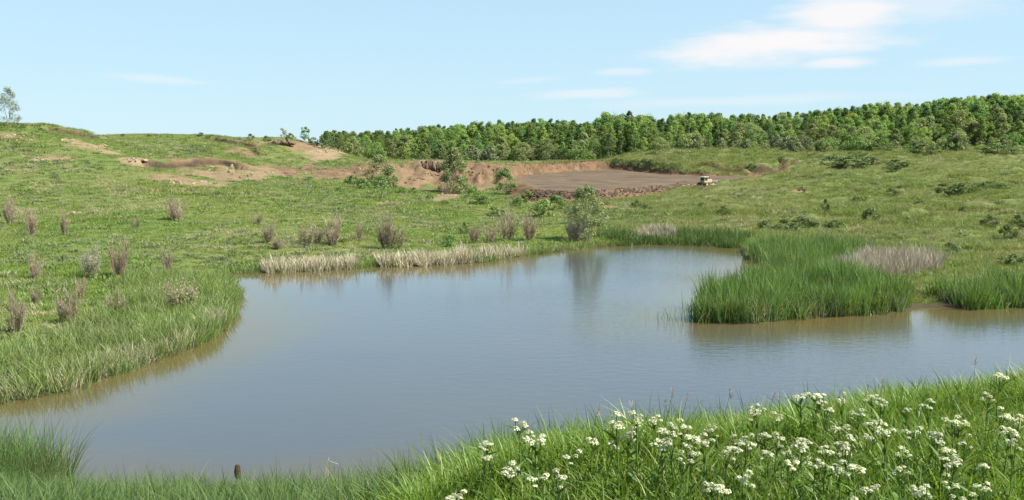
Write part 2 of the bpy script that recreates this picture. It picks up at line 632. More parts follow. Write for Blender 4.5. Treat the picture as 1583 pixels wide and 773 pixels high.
def terrain_mat():
    t = NT('terrain_ground')
    P = t.pos()
    big = t.noise(0.045, 4, 0.6, P)
    tr_ = t.n('ShaderNodeMapping')
    tr_.inputs['Scale'].default_value = (0.14, 0.42, 0.3)
    tr_.inputs['Rotation'].default_value = (0, 0, 0.25)
    t.L.new(P, tr_.inputs['Vector'])
    mid = t.noise(0.35, 4, 0.65, P)
    fine = t.noise(2.6, 5, 0.7, P)
    g = t.mix(t.rng(big, 0.40, 0.62), (0.118, 0.134, 0.050), (0.092, 0.125, 0.036))
    g = t.mix(t.math('MULTIPLY', t.rng(mid, 0.45, 0.75), 0.55), g, (0.135, 0.136, 0.066))
    g = t.mix(t.math('MULTIPLY', t.rng(fine, 0.45, 0.7), 0.55), g, (0.075, 0.100, 0.025))
    s = t.mix(t.rng(mid, 0.35, 0.65), (0.098, 0.061, 0.034), (0.172, 0.112, 0.064))
    s = t.mix(t.math('MULTIPLY', t.rng(fine, 0.5, 0.75), 0.6), s, (0.062, 0.046, 0.034))
    gm = t.n('ShaderNodeMapping')
    gm.inputs['Scale'].default_value = (0.9, 0.35, 0.25)
    t.L.new(P, gm.inputs['Vector'])
    gul = t.noise(1.0, 6, 0.7, gm.outputs[0], 0.5)
    s = t.mix(t.rng(gul, 0.50, 0.66), s, (0.058, 0.040, 0.027))
    pale = t.mix(t.rng(fine, 0.4, 0.7), (0.250, 0.195, 0.115), (0.150, 0.112, 0.068))
    s = t.mix(t.attr('pale'), s, pale)
    s = t.mix(t.math('MULTIPLY', t.attr('flat'), 0.92), s, t.mix(t.rng(t.noise(1.0, 6, 0.75, tr_.outputs[0], 0.8), 0.36, 0.64), (0.060, 0.045, 0.030), (0.140, 0.110, 0.076)))
    edge = t.math('ADD', t.attr('dirt'), t.math('MULTIPLY', t.math('SUBTRACT', mid, 0.5), 0.9))
    edge = t.math('ADD', edge, t.math('MULTIPLY', t.math('SUBTRACT', fine, 0.5), 0.5))
    c = t.mix(t.rng(edge, 0.38, 0.62), g, s)
    c = t.mix(t.math('MULTIPLY', t.attr('shade_and_soil'), t.rng(mid, 0.3, 0.55)), c, (0.034, 0.027, 0.020))  # shade of the turf cracks painted dark; also dark soil beside the pit
    c = t.mix(t.attr('mud'), c, (0.050, 0.042, 0.024))
    nm = t.bump(t.math('ADD', t.math('MULTIPLY', mid, 0.7), t.math('MULTIPLY', fine, 0.4)), 0.45, 0.4)
    return t.finish(t.principled(c, 0.95, 0.08, nm))


def water_mat():
    t = NT('pond_water')
    P = t.pos()
    mp = t.n('ShaderNodeMapping')
    mp.inputs['Scale'].default_value = (0.8, 1.5, 1.0)
    t.L.new(P, mp.inputs['Vector'])
    n1 = t.noise(1.6, 4, 0.6, mp.outputs[0])
    n2 = t.noise(7.0, 2, 0.5, mp.outputs[0])
    area = t.rng(t.noise(0.035, 2, 0.5, P), 0.38, 0.62, 0.35, 1.0)
    sep = t.n('ShaderNodeSeparateXYZ')
    t.L.new(P, sep.inputs[0])
    breeze = t.rng(sep.outputs[0], -16, 14, 0.25, 1.0)      # the breeze reaches the open eastern part
    h = t.math('ADD', t.math('MULTIPLY', n1, 0.8), t.math('MULTIPLY', n2, 0.25))
    h = t.math('MULTIPLY', h, t.math('MULTIPLY', area, breeze))
    nm = t.bump(h, 0.38, 0.09)
    murk = t.mix(t.rng(t.noise(0.06, 3, 0.5, P), 0.35, 0.65), (0.052, 0.060, 0.064), (0.062, 0.066, 0.064))
    murk = t.mix(t.math('MULTIPLY', t.attr('shallow'), 0.85), murk, (0.088, 0.068, 0.018))
    p = t.principled(murk, 0.025, 0.72, nm)
    p.inputs['IOR'].default_value = 1.55
    return t.finish(p)


# ------------------------------------------------------------------ ground sheet
DIRT = []          # (cx, cy, rx, ry, pale)


def dirt(px, py, w, h, pale=0.0):
    c = ground(px, py, 60)
    a, b = ground(px, py + h / 2, 60), ground(px, py - h / 2, 60)
    ry = min(max(1.0, abs(b[1] - a[1]) / 2), 14)
    k = 1.35 if 240 < px < 790 else 1.0
    DIRT.append((c[0], c[1], max(0.8, k * w / 2 * c[1] / FPX), ry * k, pale))


for d_ in [(15, 212, 55, 8, .8), (40, 216, 30, 8, .7), (110, 217, 35, 7, .9), (140, 226, 50, 12, .8), (172, 236, 45, 10, .9), (205, 248, 55, 14, .7),
           (60, 246, 30, 8, .8), (30, 262, 40, 8, .6), (95, 245, 30, 8, .5), (285, 255, 70, 9, .4), (330, 250, 60, 12, .3), (385, 235, 40, 22, .3),
           (360, 262, 70, 12, .5), (300, 282, 80, 10, .6), (270, 276, 60, 8, .5), (400, 268, 60, 12, .6), (435, 221, 40, 9, .9), (508, 232, 40, 12, .8), (395, 226, 40, 10, .5), (470, 226, 50, 10, .4),
           (450, 266, 70, 10, .2), (500, 266, 110, 12, .1), (560, 264, 80, 14, .1), (655, 272, 70, 34, .2), (640, 262, 60, 26, .25), (700, 268, 80, 36, .15), (755, 262, 80, 26, .1),
           (690, 300, 36, 10, .6), (668, 252, 50, 14, .7), (600, 262, 90, 16, .3), (530, 262, 110, 14, .05), (460, 264, 90, 14, .05), (410, 262, 70, 14, .5), (340, 270, 90, 12, .5), (315, 258, 90, 10, .3), (735, 270, 70, 34, .15), (680, 280, 90, 26, .2), (760, 275, 70, 20, .2), (745, 290, 30, 8, .4),
           (118, 330, 18, 5, .9), (940, 320, 40, 6, .4), (1240, 297, 80, 5, .3), (1435, 462, 45, 14, .3)]:
    dirt(*d_)


def build_terrain():
    inner = np.linspace(R(-42), R(42), 470)
    outer = np.linspace(R(42), R(318), 70)[1:-1]
    ang = np.concatenate([inner, outer])
    rad = np.concatenate([np.linspace(0.4, 24, 75, endpoint=False), np.linspace(24, 120, 180, endpoint=False),
                          np.linspace(120, 250, 270, endpoint=False), np.geomspace(250, 6000, 45)])
    A, Rr = np.meshgrid(ang, rad)
    X, Y = (np.sin(A) * Rr).ravel(), (np.cos(A) * Rr).ravel()
    Z = height(X, Y)
    na, nr = len(ang), len(rad)
    idx = np.arange(na * nr).reshape(nr, na)
    q = np.stack([idx[:-1, :], np.roll(idx, -1, 1)[:-1, :], np.roll(idx, -1, 1)[1:, :], idx[1:, :]], -1).reshape(-1, 4)
    q = q[:, ::-1]
    V = np.stack([X, Y, Z], -1)
    V = np.vstack([V, [[0, 0, hz(0, 0.01)]]])
    c = len(V) - 1
    tri = np.stack([np.full(na, c), idx[0], np.roll(idx[0], -1)], -1)[:, ::-1]
    dm = np.zeros(len(V))
    pl = np.zeros(len(V))
    for (cx, cy, rx, ry, pale) in DIRT:
        e = np.sqrt(((V[:, 0] - cx) / rx) ** 2 + ((V[:, 1] - cy) / ry) ** 2)
        k = np.clip(1.05 - e * 0.65 + 0.55 * fbm(V[:, 0] / 3.0, V[:, 1] / 5.0, 91, 3), 0, 1) * (e < 2.2)
        pl = np.where(k > dm, pale * np.clip(k * 1.5, 0, 1), pl)
        dm = np.maximum(dm, k)
    sp = poly_sd(V[:, 0], V[:, 1], PIT)
    side_ = sstep(18, 24, V[:, 0] + 0.0 * sp) * sstep(150, 160, V[:, 1])        # turf comes close to the cut here
    dm = np.maximum(dm, sstep(3.0 - 1.6 * side_, 1.5 - 1.1 * side_, sp) * 1.3)
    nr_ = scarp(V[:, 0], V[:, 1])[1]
    dm = np.maximum(dm, nr_ * 1.1)
    pl = pl * (1 - nr_)
    fl = sstep(-0.5, -2.5, sp)
    mud = sstep(1.2, 0.2, poly_sd(V[:, 0], V[:, 1], SHORE))
    me = np_mesh('terrain', V, q, tri, {'dirt': dm, 'pale': pl, 'flat': fl, 'mud': mud, 'shade_and_soil': np.clip(nr_ * 1.2 - 0.15, 0, 1)}, smooth=True)
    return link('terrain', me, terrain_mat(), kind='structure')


build_terrain()


def dirt_at(x, y):
    dm = np.zeros(x.shape)
    for (cx, cy, rx, ry, pale) in DIRT:
        e = np.sqrt(((x - cx) / rx) ** 2 + ((y - cy) / ry) ** 2)
        dm = np.maximum(dm, np.clip(1.05 - e * 0.65 + 0.55 * fbm(x / 3.0, y / 5.0, 91, 3), 0, 1) * (e < 2.2))
    sp = poly_sd(x, y, PIT)
    side_ = sstep(18, 24, x) * sstep(150, 160, y)
    return np.maximum(dm, sstep(2.6 - 1.5 * side_, 1.2 - 1.0 * side_, sp))


def build_water():
    """a sheet of half-metre cells running a little way under the banks; 'shallow' is how near the bottom lies"""
    P = np.array(SHORE)
    lo, hi = P.min(0) - 2, P.max(0) + 2
    nx, ny = int((hi[0] - lo[0]) / 0.6) + 1, int((hi[1] - lo[1]) / 0.6) + 1
    gx, gy = np.meshgrid(lo[0] + np.arange(nx) * 0.6, lo[1] + np.arange(ny) * 0.6)
    sd = poly_sd(gx.ravel(), gy.ravel(), SHORE)
    V = np.column_stack([gx.ravel(), gy.ravel(), np.zeros(nx * ny)])
    idx = np.arange(nx * ny).reshape(ny, nx)
    q = np.stack([idx[:-1, :-1], idx[:-1, 1:], idx[1:, 1:], idx[1:, :-1]], -1).reshape(-1, 4)
    q = q[(sd[q] < 1.3).all(1)]
    used = np.unique(q)
    remap = np.full(nx * ny, -1)
    remap[used] = np.arange(len(used))
    sh = sstep(-8.0, 0.0, sd[used] + 2.0 * fbm(V[used, 0] / 4, V[used, 1] / 4, 13, 2))
    me = np_mesh('pond_water', V[used], remap[q], None, {'shallow': sh}, True)
    return link('pond_water', me, water_mat(), kind='structure')


build_water()


# ------------------------------------------------------------------ plant geometry
def blades(base, h, w, az, lean, bend, segs=3, rnd=None, face=None, rng=RNG):
    """ribbons that taper to a point; every argument is an array over the blades"""
    n = len(h)
    if face is None:
        face = rng.uniform(0, 2 * np.pi, n)
    dx, dy = np.cos(az), np.sin(az)
    wx, wy = np.cos(face), np.sin(face)
    V = np.zeros((n, 2 * segs + 1, 3))
    for i in range(segs + 1):
        t = i / segs
        off = (lean * t + bend * t * t) * h
        cx, cy = base[:, 0] + dx * off, base[:, 1] + dy * off
        cz = base[:, 2] + h * (t - 0.35 * np.abs(bend) * t * t * t)
        if i == segs:
            V[:, 2 * segs] = np.stack([cx, cy, cz], -1)
        else:
            ww = w * 0.5 * (1 - 0.75 * t ** 1.6)
            V[:, 2 * i] = np.stack([cx - wx * ww, cy - wy * ww, cz], -1)
            V[:, 2 * i + 1] = np.stack([cx + wx * ww, cy + wy * ww, cz], -1)
    o = (np.arange(n) * (2 * segs + 1))[:, None]
    quads = np.concatenate([o + np.array([2 * i, 2 * i + 1, 2 * i + 3, 2 * i + 2]) for i in range(segs - 1)], 0) if segs > 1 else None
    tris = o + np.array([2 * segs - 2, 2 * segs - 1, 2 * segs])
    r = rng.uniform(0, 1, n) if rnd is None else rnd
    return V.reshape(-1, 3), quads, tris, np.repeat(r, 2 * segs + 1)


def tuft_mesh(name, n, rad, h0, h1, w, lean=0.5, bend=0.4, segs=2, mat=None, seed=0, clump=1.0):
    g = np.random.default_rng(seed)
    rr = rad * np.sqrt(g.uniform(0, 1, n)) ** clump
    a = g.uniform(0, 2 * np.pi, n)
    base = np.stack([rr * np.cos(a), rr * np.sin(a), np.full(n, -0.03)], -1)
    h = g.uniform(h0, h1, n) * (1 - 0.25 * (rr / rad) ** 2)
    az = a + g.normal(0, 0.8, n)
    V, q, t, r = blades(base, h, w * g.uniform(0.7, 1.3, n), az, g.uniform(0, lean, n), g.uniform(0, bend, n), segs, rng=g)
    me = np_mesh(name, V, q, t, {'rnd': r})
    me.materials.append(mat)
    return me


def leaves(C, Nrm, size, rng, ratio=0.6):
    n = len(C)
    Nrm = Nrm / (np.linalg.norm(Nrm, axis=1, keepdims=True) + 1e-9)
    ref = rng.normal(0, 1, (n, 3))
    a = np.cross(Nrm, ref)
    a /= np.linalg.norm(a, axis=1, keepdims=True) + 1e-9
    b = np.cross(Nrm, a)
    s = size[:, None] * 0.5
    V = np.stack([C - a * s, C - b * s * ratio + Nrm * s * 0.15, C + a * s, C + b * s * ratio + Nrm * s * 0.15], 1)
    q = np.arange(n * 4).reshape(n, 4)
    return V.reshape(-1, 3), q


class Tubes:
    def __init__(self, sides=5):
        self.k = sides
        self.V, self.Q, self.r = [], [], []
        self.n = 0

    def add(self, pts, rad, rnd=0.5):
        pts = [np.asarray(p, float) for p in pts]
        k = self.k
        m = len(pts)
        for i, p in enumerate(pts):
            d = pts[min(i + 1, m - 1)] - pts[max(i - 1, 0)]
            d = d / (np.linalg.norm(d) + 1e-9)
            ref = np.array([1.0, 0, 0]) if abs(d[0]) < 0.8 else np.array([0, 1.0, 0])
            u = np.cross(d, ref)
            u /= np.linalg.norm(u)
            v = np.cross(d, u)
            for j in range(k):
                an = 2 * math.pi * j / k
                self.V.append(p + (u * math.cos(an) + v * math.sin(an)) * rad[i])
                self.r.append(rnd)
            if i:
                a, b = self.n + (i - 1) * k, self.n + i * k
                for j in range(k):
                    self.Q.append((a + j, a + (j + 1) % k, b + (j + 1) % k, b + j))
        self.n += m * k

    def mesh(self, name, mat, smooth=True):
        me = np_mesh(name, np.array(self.V), np.array(self.Q), None, {'rnd': self.r}, smooth)
        me.materials.append(mat)
        return me


def tree_meshes(seed, H, crown_w, crown_lo, leaf=0.34, nclump=34, per=48, mat=None, bark=None, shape=0.9, stems=1, spread=1.0):
    """tapered trunk with limbs, and a crown of leaf clumps with gaps"""
    g = np.random.default_rng(seed)
    cz0, cz1 = H * crown_lo, H * 0.97
    cen = []
    for i in range(nclump):
        t = g.uniform(0, 1) ** 0.85
        z = cz0 + (cz1 - cz0) * t
        prof = math.sin(math.pi * min(1, (0.18 + 0.82 * t)) ** shape) ** 0.7
        rr = crown_w * 0.5 * max(0.12, prof) * math.sqrt(g.uniform(0.15, 1)) * spread
        a = g.uniform(0, 2 * math.pi)
        cen.append((rr * math.cos(a), rr * math.sin(a), z))
    cen = np.array(cen)
    tb = Tubes(5)
    for s in range(stems):
        a = g.uniform(0, 6.28)
        b0 = np.array([math.cos(a), math.sin(a), 0]) * (0.0 if stems == 1 else 0.18)
        top = np.array([g.normal(0, 0.25), g.normal(0, 0.25), H * 0.86]) + b0 * (0 if stems == 1 else 4)
        pts = [b0 - np.array([0, 0, 0.25])]
        for i in range(1, 6):
            t = i / 5
            pts.append(b0 * (1 - t) + top * t + g.normal(0, 0.05 * H * 0.12, 3) * np.array([1, 1, 0]))
        r0 = (0.016 * H + 0.03) / stems ** 0.7
        tb.add(pts, [r0 * (1 - 0.85 * i / 5) for i in range(6)], 0.5)
        for c in cen[s::max(1, 3 * stems)]:
            zt = max(0.25 * H * 0.5, min(c[2] - 0.12 * H, H * 0.75))
            t = zt / (H * 0.86)
            st = b0 * (1 - t) + top * t
            mid = (st + c) / 2 + np.array([0, 0, -0.04 * H])
            tb.add([st, mid, c], [r0 * 0.4 * (1 - 0.6 * t), r0 * 0.25, r0 * 0.06], 0.5)
    C, Nn, S, rn = [], [], [], []
    for c in cen:
        m = int(per * g.uniform(0.6, 1.4))
        rad = crown_w * g.uniform(0.10, 0.19) * (1 if nclump < 85 else 0.85)
        d = g.normal(0, 1, (m, 3))
        d /= np.linalg.norm(d, axis=1, keepdims=True)
        rr = rad * g.uniform(0.35, 1.0, m)[:, None] ** 0.6
        C.append(c + d * rr * np.array([1, 1, 0.85]))
        Nn.append(d + g.normal(0, 0.55, (m, 3)) + np.array([0, 0, 0.35]))
        S.append(leaf * g.uniform(0.6, 1.3, m))
        rn.append(np.clip(g.normal(0.5, 0.18) + g.normal(0, 0.15, m), 0, 1))
    V, q = leaves(np.vstack(C), np.vstack(Nn), np.concatenate(S), g)
    cr = np_mesh('crown', V, q, None, {'rnd': np.repeat(np.concatenate(rn), 4)})
    cr.materials.append(mat)
    return tb.mesh('trunk', bark or M['bark']), cr


def shrub_meshes(seed, H, W, nstem=12, ntwig=420, mat=None, bark=None, leafmat=None, nleaf=0, base=0.1):
    """bare many-stemmed shrub: stems fan out, twigs fill the outline"""
    g = np.random.default_rng(seed)
    tb = Tubes(4)
    ends = []
    for i in range(nstem):
        a = g.uniform(0, 6.28)
        rr = math.sqrt(g.uniform(0, 1)) * g.uniform(0.7, 1.15)
        top = np.array([math.cos(a) * rr * W * 0.5 * 0.85, math.sin(a) * rr * W * 0.5 * 0.85, H * g.uniform(0.45, 1.0) * (1 - 0.2 * rr * rr) * (0.8 + 0.2 * math.cos(a * 2 + seed))])
        b = np.array([math.cos(a) * W * base * rr, math.sin(a) * W * base * rr, -0.08])
        mid = b * 0.55 + top * 0.45 + np.array([math.cos(a), math.sin(a), 0]) * W * 0.06 * rr + g.normal(0, 0.03, 3)
        tb.add([b, mid, top], [0.013 + 0.003 * H, 0.008 + 0.001 * H, 0.003], g.uniform(0, 1))
        ends.append((b, mid, top))
    st = tb.mesh('stems', bark or mat)
    base_p, hh, ww, az, ln, bd = [], [], [], [], [], []
    for i in range(ntwig):
        b, mid, top = ends[g.integers(nstem)]
        t = g.uniform(0.15, 1.0) ** 0.8
        p = b * (1 - t) ** 2 + 2 * mid * t * (1 - t) + top * t * t
        base_p.append(p)
        hh.append(H * g.uniform(0.08, 0.24))
        ww.append(0.013 * g.uniform(0.6, 1.3))
        az.append(g.uniform(0, 6.28))
        ln.append(g.uniform(0.1, 1.1))
        bd.append(-g.uniform(0, 0.3))
    V, q, t, r = blades(np.array(base_p), np.array(hh), np.array(ww), np.array(az), np.array(ln), np.array(bd), 2, rng=g)
    tw = np_mesh('twigs', V, q, t, {'rnd': r})
    tw.materials.append(mat)
    lf = None
    if nleaf:
        C = []
        for i in range(nleaf):
            b, mid, top = ends[g.integers(nstem)]
            t = g.uniform(0.3, 1.0)
            C.append(b * (1 - t) ** 2 + 2 * mid * t * (1 - t) + top * t * t + g.normal(0, 0.09 * W, 3))
        C = np.array(C)
        C[:, 2] = np.maximum(C[:, 2], 0.05)
        V, q = leaves(C, g.normal(0, 1, C.shape) + np.array([0, 0, 0.4]), g.uniform(0.06, 0.16, nleaf), g)
        lf = np_mesh('foliage', V, q, None, {'rnd': np.repeat(g.uniform(0, 1, nleaf), 4)})
        lf.materials.append(leafmat)
    return st, tw, lf


# ------------------------------------------------------------------ scattered stuff (geometry nodes)
def scatter(name, label, pts, rot, scl, idx, protos):
    col = bpy.data.collections.new(name + '_plants')
    for i, me in enumerate(protos):
        o = bpy.data.objects.new('%s_plant_%02d' % (name, i), me)
        col.objects.link(o)
    me = np_mesh(name, pts)
    a = me.attributes.new('rot', 'FLOAT_VECTOR', 'POINT')
    a.data.foreach_set('vector', np.asarray(rot, np.float32).ravel())
    a = me.attributes.new('scl', 'FLOAT_VECTOR', 'POINT')
    a.data.foreach_set('vector', np.asarray(scl, np.float32).ravel())
    a = me.attributes.new('pick', 'INT', 'POINT')
    a.data.foreach_set('value', np.asarray(idx, np.int32))
    o = link(name, me, kind='stuff')
    o['label'] = label
    gt = bpy.data.node_groups.new(name, 'GeometryNodeTree')
    gt.interface.new_socket('Geometry', in_out='INPUT', socket_type='NodeSocketGeometry')
    gt.interface.new_socket('Geometry', in_out='OUTPUT', socket_type='NodeSocketGeometry')
    N, L = gt.nodes, gt.links
    gi, go = N.new('NodeGroupInput'), N.new('NodeGroupOutput')
    ci = N.new('GeometryNodeCollectionInfo')
    ci.inputs['Collection'].default_value = col
    ci.inputs['Separate Children'].default_value = True
    ci.inputs['Reset Children'].default_value = True
    ip = N.new('GeometryNodeInstanceOnPoints')
    ip.inputs['Pick Instance'].default_value = True

    def na(nm, typ):
        n = N.new('GeometryNodeInputNamedAttribute')
        n.data_type = typ
        n.inputs['Name'].default_value = nm
        return n.outputs['Attribute']
    e2r = N.new('FunctionNodeEulerToRotation')
    L.new(na('rot', 'FLOAT_VECTOR'), e2r.inputs[0])
    L.new(gi.outputs[0], ip.inputs['Points'])
    L.new(ci.outputs[0], ip.inputs['Instance'])
    L.new(na('pick', 'INT'), ip.inputs['Instance Index'])
    L.new(e2r.outputs[0], ip.inputs['Rotation'])
    L.new(na('scl', 'FLOAT_VECTOR'), ip.inputs['Scale'])
    L.new(ip.outputs[0], go.inputs[0])
    md = o.modifiers.new('scatter', 'NODES')
    md.node_group = gt
    return o


def rots(n, tilt=0.08):
    return np.stack([RNG.normal(0, tilt, n), RNG.normal(0, tilt, n), RNG.uniform(0, 6.283, n)], -1)


def scl3(s, zs=None):
    zs = s if zs is None else zs
    return np.stack([s, s, zs], -1)


# --- meadow and hillside grass
def meadow():
    n = 105000
    th = RNG.uniform(R(-36), R(36), n)
    D = RNG.uniform(26, 246, n)
    x, y = np.sin(th) * D, np.cos(th) * D
    sdw = poly_sd(x, y, SHORE)
    keep = (sdw > 0.6) & (y > 25)
    dm = dirt_at(x, y) + 0.45 * (vnoise(x * 0.4, y * 0.4, 5) - 0.5)
    keep &= (dm < 0.42) | (RNG.uniform(0, 1, n) < np.where(x < -48, 0.28, 0.07)) & (poly_sd(x, y, PIT) > 1.0)
    x, y, D = x[keep], y[keep], D[keep]
    z = height(x, y)
    lush = sstep(0.4, 0.8, vnoise(x / 14, y / 14, 8)) + 0.3 * vnoise(x / 4, y / 4, 18)
    s = RNG.uniform(0.6, 1.15, len(x)) * (0.8 + 0.35 * lush) * (0.85 + D / 500)
    right = x > 8 + 8 * (vnoise(x / 10, y / 10, 2) - 0.5)
    pts = np.stack([x, y, z], -1)
    pr = [tuft_mesh('meadow_tuft', 46, 0.66, 0.12, 0.32, 0.035, 0.9, 0.7, 2, M['meadow'], 100 + i) for i in range(5)]
    u = RNG.uniform(0, 1, len(x))
    weedy = sstep(0.50, 0.72, vnoise(x / 5.5, y / 5.5, 61) * 0.6 + vnoise(x / 1.9, y / 1.9, 62) * 0.4)
    hay = sstep(0.52, 0.72, vnoise(x / 8, y / 8, 63) * 0.6 + vnoise(x / 2.4, y / 2.4, 64) * 0.4)
    pick = RNG.integers(0, 5, len(x))
    pick = np.where(u < 0.01 + 0.15 * weedy, 5, pick)
    pick = np.where(u > 0.985 - 0.30 * hay, 6, pick)
    pick = np.where((u > 0.45) & (u < 0.49 + 0.15 * sstep(0.5, 0.8, vnoise(x / 12, y / 12, 65))), 7, pick)
    extra = [tuft_mesh('weed_tuft', 34, 0.50, 0.14, 0.42, 0.11, 0.8, 0.5, 2, M['forb'], 151), tuft_mesh('hay_tuft', 40, 0.6, 0.2, 0.5, 0.03, 0.9, 0.6, 2, M['hay'], 152),
             tuft_mesh('grey_weed_tuft', 36, 0.5, 0.16, 0.46, 0.08, 0.8, 0.5, 2, M['greyforb'], 153)]
    pr = pr + extra
    k = ~right
    scatter('meadow_grass', 'soft green grass covering the meadow and slope above the dry reeds', pts[k], rots(k.sum()), scl3(s[k]),
            pick[k], pr)
    pr = [tuft_mesh('hill_tuft', 40, 0.60, 0.18, 0.55, 0.035, 0.8, 0.7, 2, M['hill'], 200 + i) for i in range(5)] + extra
    k = right
    scatter('hillside_grass', 'rough tussocky olive grass covering the slope below the wood', pts[k], rots(k.sum()), scl3(s[k] * 1.1),
            pick[k], pr)


meadow()


# --- reed beds
def inside_px(poly_px, n, jitter=0.0, seed=0):
    """random ground points inside a patch whose outline is given by its foot on the ground"""
    P = np.array([ground(px, py, 22)[:2] for px, py in poly_px])
    g = np.random.default_rng(seed)
    lo, hi = P.min(0), P.max(0)
    out = []
    tot = 0
    while tot < n:
        q = g.uniform(lo, hi, (n * 2, 2))
        sd = poly_sd(q[:, 0], q[:, 1], P) + jitter * (vnoise(q[:, 0] * 0.9, q[:, 1] * 0.9, seed) - 0.5) * 2
        q = q[sd < 0]
        out.append(q)
        tot += len(q)
    q = np.vstack(out)[:n]
    z = np.maximum(height(q[:, 0], q[:, 1]), -0.5)
    return np.column_stack([q, z])


def strip_px(line_px, n, width, seed=0, back=1.0):
    """points in a strip along a shoreline, running back from it"""
    g = np.random.default_rng(seed)
    P = np.array([onwater(*p) for p in line_px])
    seg = np.linalg.norm(np.diff(P, axis=0), axis=1)
    cs = np.concatenate([[0], np.cumsum(seg)])
    t = g.uniform(0, cs[-1], n)
    i = np.clip(np.searchsorted(cs, t) - 1, 0, len(seg) - 1)
    f = (t - cs[i]) / seg[i]
    q = P[i] * (1 - f)[:, None] + P[i + 1] * f[:, None]
    d = (P[i + 1] - P[i]) / seg[i][:, None]
    nrm = np.stack([-d[:, 1], d[:, 0]], -1)
    off = (g.uniform(0, 1, n) ** 1.5 * 1.35 - 0.2) * (0.6 + 0.9 * vnoise(q[:, 0] * 0.35, q[:, 1] * 0.35, seed))
    q = q + nrm * (off * width * back)[:, None]
    z = np.maximum(height(q[:, 0], q[:, 1]), -0.4)
    return np.column_stack([q, z])


def reed_protos(name, mat, h, w, n, rad, seed, lean=0.12, bend=0.25):
    return [tuft_mesh(name, n, rad, h * 0.65, h * 1.1, w, lean, bend, 4, mat, seed + i) for i in range(5)]


def reeds(name, label, pts, mat, h, w=0.028, n=16, rad=0.32, seed=0, lean=0.2, bend=0.4, var=0.28, patchy=0.5):
    m = len(pts)
    s = RNG.uniform(1 - var, 1 + var, m)
    zs = s * (1 - patchy / 2 + patchy * vnoise(pts[:, 0] * 0.5, pts[:, 1] * 0.5, seed + 3))
    pr = reed_protos(name, mat, h, w, n, rad, seed, lean, bend)
    pick = RNG.integers(0, 5, m)
    if mat in (M['reed'], M['sedge'], M['bluereed']):
        pr.append(tuft_mesh(name, n // 2, rad, h * 0.4, h * 1.0, w * 0.8, lean * 2.5, bend * 1.5, 4, M['dryreed'], seed + 9))
        pick = np.where(RNG.uniform(0, 1, m) < 0.07, 5, pick)
    return scatter(name, label, pts, rots(m, 0.08), scl3(s, zs), pick, pr)


# green reeds on the spit
spit = inside_px([(1075, 496), (1160, 500), (1215, 494), (1290, 489), (1385, 482), (1398, 470), (1370, 452), (1325, 440), (1290, 425),
                  (1300, 412), (1280, 402), (1190, 402), (1180, 425), (1140, 452), (1100, 470)], 1900, 0.5, 301)
reeds('reed_bed', 'tall green reeds crowding the spit of land in the pond', spit, M['reed'], 1.75, 0.032, 14, 0.30, 310, patchy=0.75)
spit2 = inside_px([(1150, 398), (1180, 405), (1240, 408), (1330, 405), (1350, 396), (1300, 390), (1200, 386), (1160, 386)], 700, 0.3, 302)
reeds('reed_bed', 'green reeds behind the spit at the narrow end of the pond', spit2, M['reed'], 1.7, 0.04, 15, 0.32, 320)
front = strip_px([(1484, 476), (1530, 474), (1583, 472), (1700, 471)], 420, 3.2, 303)
reeds('reed_bed', 'green reeds on the shore past the trampled gap', front, M['reed'], 1.55, 0.035, 15, 0.3, 330)
far_s = strip_px([(960, 379), (1000, 376), (1060, 378), (1145, 382)], 420, 4.0, 304)
reeds('reed_bed', 'dark green reed fringe along the far end of the pond', far_s, M['bluereed'], 1.25, 0.045, 15, 0.4, 340)
edge = strip_px([(1078, 497), (1160, 500), (1210, 493), (1280, 489), (1390, 481)], 300, 0.9, 313)
edge[:, 2] = np.maximum(edge[:, 2] - 0.1, -0.3)
reeds('reed_bed', 'reeds at the very edge of the spit with their feet in the water', edge, M['reed'], 1.55, 0.03, 12, 0.28, 335)
# sparse reeds standing in the water off the spit
em = []
for (px, py, k) in [(1020, 495, 3), (1038, 496, 2), (1052, 495, 4), (1066, 494, 6), (1075, 492, 8), (1072, 482, 5), (1090, 470, 5), (1132, 432, 8), (1145, 434, 9), (1160, 432, 9), (1125, 440, 4)]:
    x, y = onwater(px, py)
    for i in range(k):
        em.append((x + RNG.normal(0, 0.35), y + RNG.normal(0, 0.5), -0.25))
reeds('standing_reeds', 'thin scattered reeds standing in open water off the spit', np.array(em), M['reed'], 1.35, 0.02, 5, 0.3, 350, var=0.35)
# left shore reeds
left = strip_px([(-150, 655), (0, 621), (100, 603), (150, 585), (215, 562), (270, 546), (328, 515), (345, 492), (356, 455), (345, 432)][::1], 2600, 5.0, 305)
sdl = poly_sd(left[:, 0], left[:, 1], SHORE)
left = left[sdl > -0.5]
reeds('reed_bed', 'bright green reeds and sedge lining the shore below the bare shrubs', left, M['sedge'], 0.95, 0.024, 15, 0.32, 360, 0.35, 0.6)
dry1 = strip_px([(10, 619), (100, 603), (150, 585), (215, 562), (270, 546), (328, 515), (345, 492)], 330, 0.8, 306)
reeds('dry_reeds', 'straw coloured dead stalks mixed into the green shore reeds', dry1, M['dryreed'], 0.8, 0.02, 6, 0.25, 370, 0.4, 0.4)
dry2 = strip_px([(1160, 500), (1210, 493), (1280, 489), (1395, 481)], 150, 0.6, 307)
reeds('dry_reeds', 'pale dead stalks at the foot of the spit reeds', dry2, M['dryreed'], 1.0, 0.025, 5, 0.22, 375, 0.3, 0.4)
